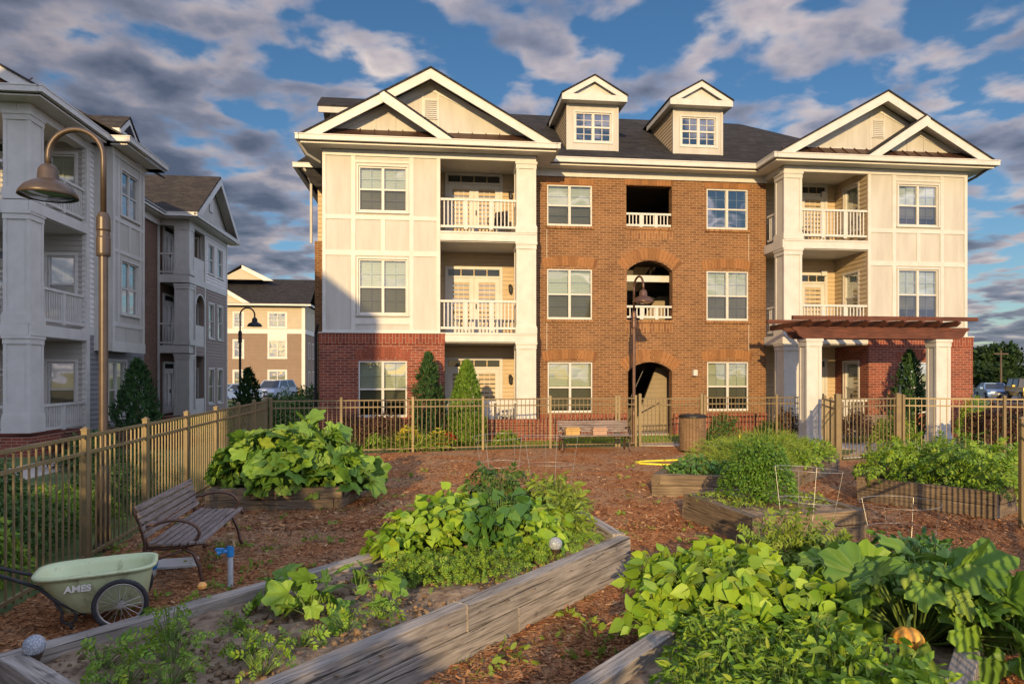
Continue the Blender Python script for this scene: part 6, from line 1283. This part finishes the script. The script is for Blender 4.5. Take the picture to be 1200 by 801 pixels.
hx = [(0.92, 3.32), (1.12, 3.55), (1.38, 3.75), (1.10, 3.15), (1.35, 3.35), (1.70, 3.55), (1.35, 2.95), (1.70, 3.15), (1.95, 3.30), (1.95, 3.62), (1.75, 3.95), (1.12, 3.86), (0.80, 3.02), (1.9, 2.95), (1.25, 4.1)]
hl = ['glossy basil at the left rail of the near bed, left end of its front row', 'glossy basil just right of the front left corner plant', 'glossy basil in the centre of the herb block', 'glossy basil at the bottom of the picture, left of centre', 'glossy basil at the bottom of the picture, centre of the herb block', 'yellowish basil in the herb block below the sweet potato vine', 'glossy basil cut by the bottom edge of the picture', 'yellowish basil cut by the bottom edge under the pumpkin', 'broad yellow green basil beside the pumpkin', 'basil growing under the zucchini leaves', 'basil between the zucchini and sweet potato vine', 'basil under the left end of the sweet potato vine', 'basil at the very corner by the left rail', 'basil at the right rail by the bottom edge', 'basil hidden at the left rail behind the front row']
for i, ((x, y), lab) in enumerate(zip(hx, hl)):
    big = i in (5, 7, 8, 9, 13)
    plant('basil_plant', lab, 'plant', (x, y, SZ), 'oval' if big else 'lance', 'lime' if big else 'herb', 230 if big else 420, 0.27, 0.30 + 0.05 * random.random(), 0.085 if big else 0.07, 'herb plants', 0.003, 0.3, tilt=0.7)
plant('tomato_plant', 'tall feathery tomato plant inside the wire cage of the near bed', 'plant', (2.55, 6.15, SZ), 'comp', 'yellowgreen', 0, 0.3, 0.6, 0.17, domes=[(0, 0, 0.26, 0.52, 110), (-0.3, -0.1, 0.24, 0.42, 70), (0.15, -0.25, 0.25, 0.36, 60)], flowers=('yellow', 5, 0.03, 0.9))
plant('weed_clump', 'dark leafy weeds behind the zucchini at the far end of the near bed', 'plant', (3.35, 5.75, SZ), 'oval', 'deep', 0, 0.4, 0.3, 0.10, domes=[(0, 0, 0.5, 0.36, 260), (-0.4, 0.1, 0.3, 0.3, 140), (0.4, 0.4, 0.4, 0.25, 160)])
root = thing('pumpkin', 'orange pumpkin under the zucchini leaves of the near bed', 'pumpkin', (2.40, 4.14, SZ + 0.13))
MT['pumpkin'] = noisy('pumpkin_skin', (0.42, 0.17, 0.02), (0.66, 0.38, 0.05), 14, 0.5, 0.1, 0.004)
mb = MB(); n = 40
rg = []
for i in range(13):
    th = -math.pi / 2 + math.pi * i / 12
    for k in range(n):
        q = 2 * math.pi * k / n; rr = 0.085 * math.cos(th) * (1 + 0.07 * math.cos(10 * q)); mb.v.append((rr * math.cos(q), rr * math.sin(q), 0.068 * math.sin(th)))
mb.f = [(i * n + k, i * n + (k + 1) % n, (i + 1) * n + (k + 1) % n, (i + 1) * n + k) for i in range(12) for k in range(n)]; mb.m = [0] * len(mb.f); mb.build('fruit', 'pumpkin', root, smooth=True)
mb = MB(); mb.tube([(0, 0, 0.07), (0.005, 0, 0.11), (0.03, 0.01, 0.14)], [0.014, 0.010, 0.012], 6); mb.build('stalk', 'stem', root)
# --- square bed, weedy bed, tomato bed, pumpkin mound
plant('round_bush', 'dense round green bush in the small square bed', 'bush', (3.42, 9.42, 0.30), 'oval', 'bush', 0, 0.5, 0.8, 0.05, domes=[(0, 0, 0.46, 0.84, 5200), (0.0, 0.0, 0.40, 0.7, 1500)], depth=0.5, flat=0.9, stem=0.005, sfrac=0.02)
plant('weed_clump', 'low bright weeds along the left rail of the square bed', 'plant', (3.0, 9.1, 0.33), 'oval', 'yellowgreen', 0, 0.3, 0.1, 0.05, domes=[(-0.2, 0.3, 0.28, 0.12, 220), (0.05, -0.25, 0.22, 0.12, 160), (0.9, 0.1, 0.3, 0.15, 220)], stem=0)
plant('grass_mound', 'grassy yellow green mound of weeds filling the bed before the litter bin', 'weeds', (4.9, 13.2, 0.28), 'blade', 'yellowgreen', 0, 1, 0.5, 0.16, domes=[(-0.55, -0.55, 0.75, 0.55, 2400), (0.15, 0.3, 0.85, 0.62, 2600), (0.9, 1.2, 0.8, 0.45, 2200), (-0.6, 0.4, 0.7, 0.5, 1500)], stem=0, droop=-0.7, tilt=0.6)
plant('weed_clump', 'bright green leafy weeds along the right rail of the weedy bed', 'weeds', (5.7, 13.5, 0.28), 'oval', 'herb', 0, 0.5, 0.3, 0.09, domes=[(-0.2, -0.4, 0.4, 0.32, 420), (0.3, 0.4, 0.45, 0.35, 460), (0.8, 1.0, 0.4, 0.42, 360)], stem=0.003, sfrac=0.2)
plant('hydrangea', 'dark leafed hydrangea at the near left corner of the weedy bed', 'plant', (3.25, 12.1, 0.28), 'oval', 'deep', 0, 0.4, 0.3, 0.10, domes=[(0, 0, 0.42, 0.34, 300), (-0.35, 0.15, 0.22, 0.2, 110), (0.5, -0.1, 0.3, 0.28, 160)], flowers=('pinkpetal', 4, 0.05, 0.9))
tl = ['leafy tomato plant at the near left of the striped bed', 'leafy tomato plant in the centre of the striped bed', 'leafy tomato plant at the near right end of the striped bed', 'leafy tomato plant at the far left of the striped bed', 'leafy tomato plant at the far right of the striped bed', 'leafy tomato plant in the middle of the back row of the striped bed']
for (x, y, r_, h_), lab in zip(((6.25, 11.15, .5, .55), (6.95, 10.75, .55, .62), (7.15, 10.15, .45, .45), (6.9, 11.75, .5, .65), (7.9, 10.9, .5, .6), (7.45, 11.4, .55, .7)), tl):
    plant('tomato_plant', lab, 'plant', (x, y, 0.33), 'comp', 'herb', int(620 * r_), r_, h_, 0.19, 'tomato plants in the striped bed', 0.005, 0.3, flowers=('whitepetal', 3, 0.03, 1.0))
plant('pumpkin_vine', 'great mound of broad pumpkin leaves over the bed by the left fence', 'plant', (-3.55, 11.15, 0.25), 'squash', 'squash', 0, 1.1, 1.1, 0.33, domes=[(0, 0, 0.92, 0.95, 190), (-0.55, -0.2, 0.5, 0.85, 90), (0.62, -0.1, 0.62, 0.62, 110), (0.0, -0.45, 0.5, 0.62, 90), (0.12, 0.2, 0.42, 1.12, 50), (0.8, 0.1, 0.35, 0.45, 36), (0.35, 0.0, 0.35, 0.95, 40)], stem=0.012, sfrac=0.7, tilt=0.33)
plant('bean_plant', 'climbing lime bean at the left of the pumpkin mound against the fence', 'plant', (-4.45, 10.75, 0.25), 'heart', 'lime', 0, 0.3, 0.7, 0.12, domes=[(0, 0, 0.28, 0.62, 190), (0.05, 0.5, 0.3, 0.8, 150)])
# --- weeds in the mulch (uncountable)
parts = []
for _ in range(330):
    while True:
        y = 3.6 + 12 * random.random() ** 1.2; x = random.uniform(-0.6, 0.45) * y
        if inside(GARDEN, x, y) and not any(inside(b, x, y) for b in BEDS): break
    n_ = random.randint(5, 14); p, f, q = dome(n_, random.uniform(.04, .12), random.uniform(.02, .05), c=(x, y, 0.01), droop=-0.5, tilt=0.5); parts.append(inst(random.choice(['blade', 'oval']), p, f, q, rng.uniform(0.03, 0.09, n_)))
V, F = join(parts); tag(raw_mesh('weeds', V, F, 'yellowgreen'), kind='stuff')
# --- planting along the buildings
cone_tree('arborvitae', 'dense bright green arborvitae cone before the cream wing porch', 'conifer', fake(547, 19.75), 2.50, 0.52, 7000, 0.10, 'arbor', pointy=1.9, rough=0.08)
cone_tree('conifer', 'dark loose conifer left of the bright arborvitae, by the red brick', 'conifer', fake(502, 19.9), 2.72, 0.55, 4200, 0.13, 'conifer', pointy=1.2, rough=0.34)
cone_tree('conifer', 'pointed green conifer against the red brick under the pergola', 'conifer', fake(1066, 21.6), 2.85, 0.62, 3800, 0.14, 'conifer', pointy=1.15, rough=0.36)
cone_tree('conifer', 'broad dark conifer in front of the pale building bay', 'conifer', fake(161, 19.3), 2.52, 0.66, 4500, 0.14, 'conifer', pointy=1.2, rough=0.3)
cone_tree('conifer', 'small dark conifer beside the distant gooseneck lamp', 'conifer', fake(291, 26), 2.35, 0.55, 3000, 0.15, 'conifer', pointy=1.3, rough=0.3)
def shrub(label, loc, r_, h_, mat='shrub', size=0.075, n=None, kind='oval', name='shrub', group=None, **kw):
    return plant(name, label, 'shrub', loc, kind, mat, n or int(2700 * r_ * (h_ + r_)), r_, h_, size, group, 0.006, 0.03, **kw)
shrub('brown red barberry left of the arborvitae under the ground floor window', fake(452, 19.75), 0.75, 0.92, 'barberry', group='barberry shrubs')
shrub('brown red barberry at the corner of the red brick, behind the fence', fake(414, 19.3), 0.65, 0.9, 'barberry', group='barberry shrubs')
shrub('low green shrub between the barberry and the fence, left of the daylilies', fake(440, 18.9), 0.35, 0.42, 'herb', group='low shrubs behind the back fence')
shrub('low clipped shrub just right of the arborvitae', fake(593, 19.9), 0.4, 0.45, 'herb', group='low shrubs behind the back fence')
shrub('leafy shrub right of the litter bin before the tan brick', fake(848, 20.4), 0.5, 0.85, 'shrub', group='shrubs before the tan brick')
shrub('green shrub beside the left column of the pergola', fake(902, 20.9), 0.5, 0.65, 'shrub', group='shrubs before the tan brick')
shrub('dark red barberry left of the pergola gate', fake(921, 21.0), 0.42, 1.0, 'barberry', group='barberry shrubs')
shrub('dark red barberry seen through the pergola gate', fake(1004, 20.6), 0.5, 0.95, 'barberry', group='barberry shrubs')
shrub('large dark red barberry at the right edge, behind the picket fence', (13.0, 18.0, 0), 0.95, 1.25, 'barberry', 0.09, group='barberry shrubs')
shrub('dark red barberry at the far right end of the picket fence', (14.9, 17.6, 0), 0.9, 1.2, 'barberry', 0.09, group='barberry shrubs')
shrub('upright yellow green shrub by the corner of the right wing', fake(1143, 22.0), 0.55, 1.3, 'herb')
shrub('yellow flowered shrub behind the striped bed and right fence', (9.9, 17.75, 0), 0.6, 0.95, 'yellowgreen', flowers=('yellow', 22, 0.07, 1.0))
plant('daylily', 'clump of yellow daylilies left of the arborvitae', 'flowers', fake(480, 18.75), 'blade', 'yellowgreen', 320, 0.42, 0.36, 0.40, stem=0, droop=-0.6, flowers=('yellow', 46, 0.13, 1.75))
plant('daylily', 'smaller clump of yellow daylilies at the foot of the arborvitae', 'flowers', fake(512, 18.85), 'blade', 'yellowgreen', 220, 0.32, 0.32, 0.36, stem=0, droop=-0.6, flowers=('yellow', 14, 0.12, 1.75))
pt_ = plant('flower_pot', 'dark pot of red flowers on the mulch at the fence', 'flower pot', fake(525, 18.75), 'oval', 'herb', 150, 0.26, 0.42, 0.07, stem=0.003, flowers=('redpetal', 26, 0.09, 1.05)); mb = MB(); mb.lathe([(0, 0), (.12, 0), (.17, .20), (.15, .20), (.14, .17), (0, .17)], n=16); mb.build('pot', 'darkmetal', pt_)
# outside the left fence
ol = ['low green shrub outside the left fence behind the cart', 'low green shrub outside the left fence behind the near end of the bench', 'low green shrub outside the fence behind the bench back', 'low green shrub outside the fence beyond the bench', 'green shrub outside the fence near the pumpkin mound', 'low shrub outside the fence at the left edge of the picture', 'green shrub outside the fence under the big lamp', 'dark shrub on the far side of the planting under the porch']
for (x, y, r_, h_), lab in zip(((-5.3, 6.6, .55, .62), (-5.65, 7.7, .6, .7), (-5.85, 8.9, .6, .62), (-6.1, 10.2, .65, .7), (-6.4, 11.6, .6, .8), (-5.2, 5.5, .55, .7), (-6.3, 7.6, .7, .8), (-7.4, 9.3, .8, .9)), ol):
    shrub(lab, (x, y, 0), r_, h_, 'shrub' if h_ > .65 else 'herb', 0.07, group='shrubs outside the left fence')
for px_, Y, r_, h_, mt, lab in ((88, 15.2, .5, .75, 'barberry', 'dark red shrub below the pale porch column'), (112, 14.8, .6, .8, 'shrub', 'dark green shrub just behind the big lamp pole'), (140, 16.5, .6, .75, 'barberry', 'dark red shrub before the broad conifer'), (200, 19.5, .6, .55, 'barberry', 'reddish shrub before the taupe building porch'), (335, 20.3, .8, 1.5, 'shrub', 'tall dark bush at the back corner of the garden fence'), (360, 21.5, .8, 1.6, 'shrub', 'tall dark bush against the brick corner of the cream wing'), (312, 22.0, .7, 1.0, 'shrub', 'bush before the silver blue parked car')):
    shrub(lab, fake(px_, Y), r_, h_, mt, 0.085, group='shrubs along the left buildings')
for px_, Y, lab in ((236, 22, 'clipped green hedge before the taupe building, near section'), (262, 25, 'clipped green hedge before the taupe building, far section')):
    plant('hedge', lab, 'hedge', fake(px_, Y), 'oval', 'herb', 2200, 1.2, 0.75, 0.09, 'hedges before the taupe building', 0.006, 0.02, squash=(0.7, 1.2))
# unseen shrubs behind the viewer, added to shade the near half of the garden
sx = [(-8.0, 3.2), (-7.1, 3.3), (-6.3, 3.2), (-5.5, 3.3), (-4.75, 3.2), (-4.05, 3.2), (-3.4, 3.0), (-2.75, 2.0), (-1.75, 1.75), (-0.55, 1.8), (0.5, 0.8)]
for i, (x, h_) in enumerate(sx):
    shrub('shade shrub added unseen behind the viewer, ' + ('tall western half' if h_ > 2 else 'low eastern half'), (x, -1.75 - 0.5 * (i % 2), 0), 0.95 if h_ > 2.5 else 0.55, h_ * (1.06 if h_ > 2.5 else 1.0), 'shrub', 0.16, 4200, group='shade shrubs added behind the viewer', depth=0.75)
# lawn blades between fence and building (uncountable)
m = 15000; P_ = []
strip = [P(-3.2, -3.3), P(3.9, -2.6), P(9.5, -2.6), P(9.5, -0.3), P(4.2, -0.3), P(4.2, -1.9), P(-3.2, -2.0)]
strip = [tuple(p)[:2] for p in strip]
while len(P_) < m:
    u, v = random.uniform(-3.2, 9.5), random.uniform(-3.4, -0.3); q = P(u, v)
    if inside(strip, q.x, q.y): P_.append((q.x, q.y, 0.005))
P_ = np.array(P_); V, F = inst('blade', P_, np.stack([rng.normal(0, .35, m), rng.normal(0, .35, m), np.ones(m)], 1), rng.normal(0, 1, (m, 3)), rng.uniform(.07, .15, m)); tag(raw_mesh('grass', V, F, 'yellowgreen'), kind='stuff')
# distant trees at the right
def far_tree(label, loc, h_, r_, seed):
    root = thing('tree', label, 'tree', loc, 0, 'trees beyond the car park'); r0 = random.Random(seed); parts = []
    for k in range(9):
        a = r0.uniform(0, 6.28); rr = r0.uniform(0, 0.55) * r_; zc = h_ * r0.uniform(0.32, 0.72); br = r_ * r0.uniform(0.35, 0.55); n_ = 150
        d_ = norm(rng.normal(0, 1, (n_, 3))); p = d_ * br * (0.6 + 0.4 * rng.random((n_, 1))) + np.array([[math.cos(a) * rr, math.sin(a) * rr, zc]])
        parts.append(inst('oval', p, rng.normal(0, 1, (n_, 3)), d_ + rng.normal(0, .4, (n_, 3)), rng.uniform(.5, 1.0, n_)))
    V, F = join(parts); raw_mesh('crown', V, F, 'fartree', root); mb = MB(); mb.tube([(0, 0, 0), (0.1, 0, h_ * 0.3), (0, 0.1, h_ * 0.65)], [0.28, 0.2, 0.06], 8); mb.build('trunk', 'bark', root)
ft = [(1143, 118, 8.2, 3.0), (1157, 114, 8.6, 3.2), (1170, 116, 8.9, 3.3), (1183, 112, 8.4, 3.0), (1134, 122, 7.4, 3.0), (1150, 95, 4.0, 2.0), (1168, 92, 3.8, 1.8), (1192, 125, 4.5, 2.6), (1203, 120, 4.2, 2.6)]
fl = ['tall dark tree of the far grove, left of its middle', 'tallest looking dark tree in the middle of the far grove', 'broad dark tree right of the middle of the far grove', 'dark tree at the right end of the far grove', 'dark tree of the far grove beside the brick corner', 'small tree standing before the far grove, near the brick corner', 'small tree before the far grove, beside the utility pole', 'low far tree right of the grove', 'low far tree at the right edge of the picture']
for i, ((px_, Y, h_, r_), lab) in enumerate(zip(ft, fl)): far_tree(lab, fake(px_, Y), h_, r_, i)
root = thing('utility_pole', 'wooden utility pole with a crossarm before the far grove', 'utility pole', fake(1173, 85)); mb = MB(); mb.tube([(0, 0, 0), (0, 0, 5.2)], [0.14, 0.10], 8); mb.build('pole', 'bark', root); mb = MB(); mb.box(-0.9, 0.9, -0.06, 0.06, 4.7, 4.85); mb.build('crossarm', 'bark', root)
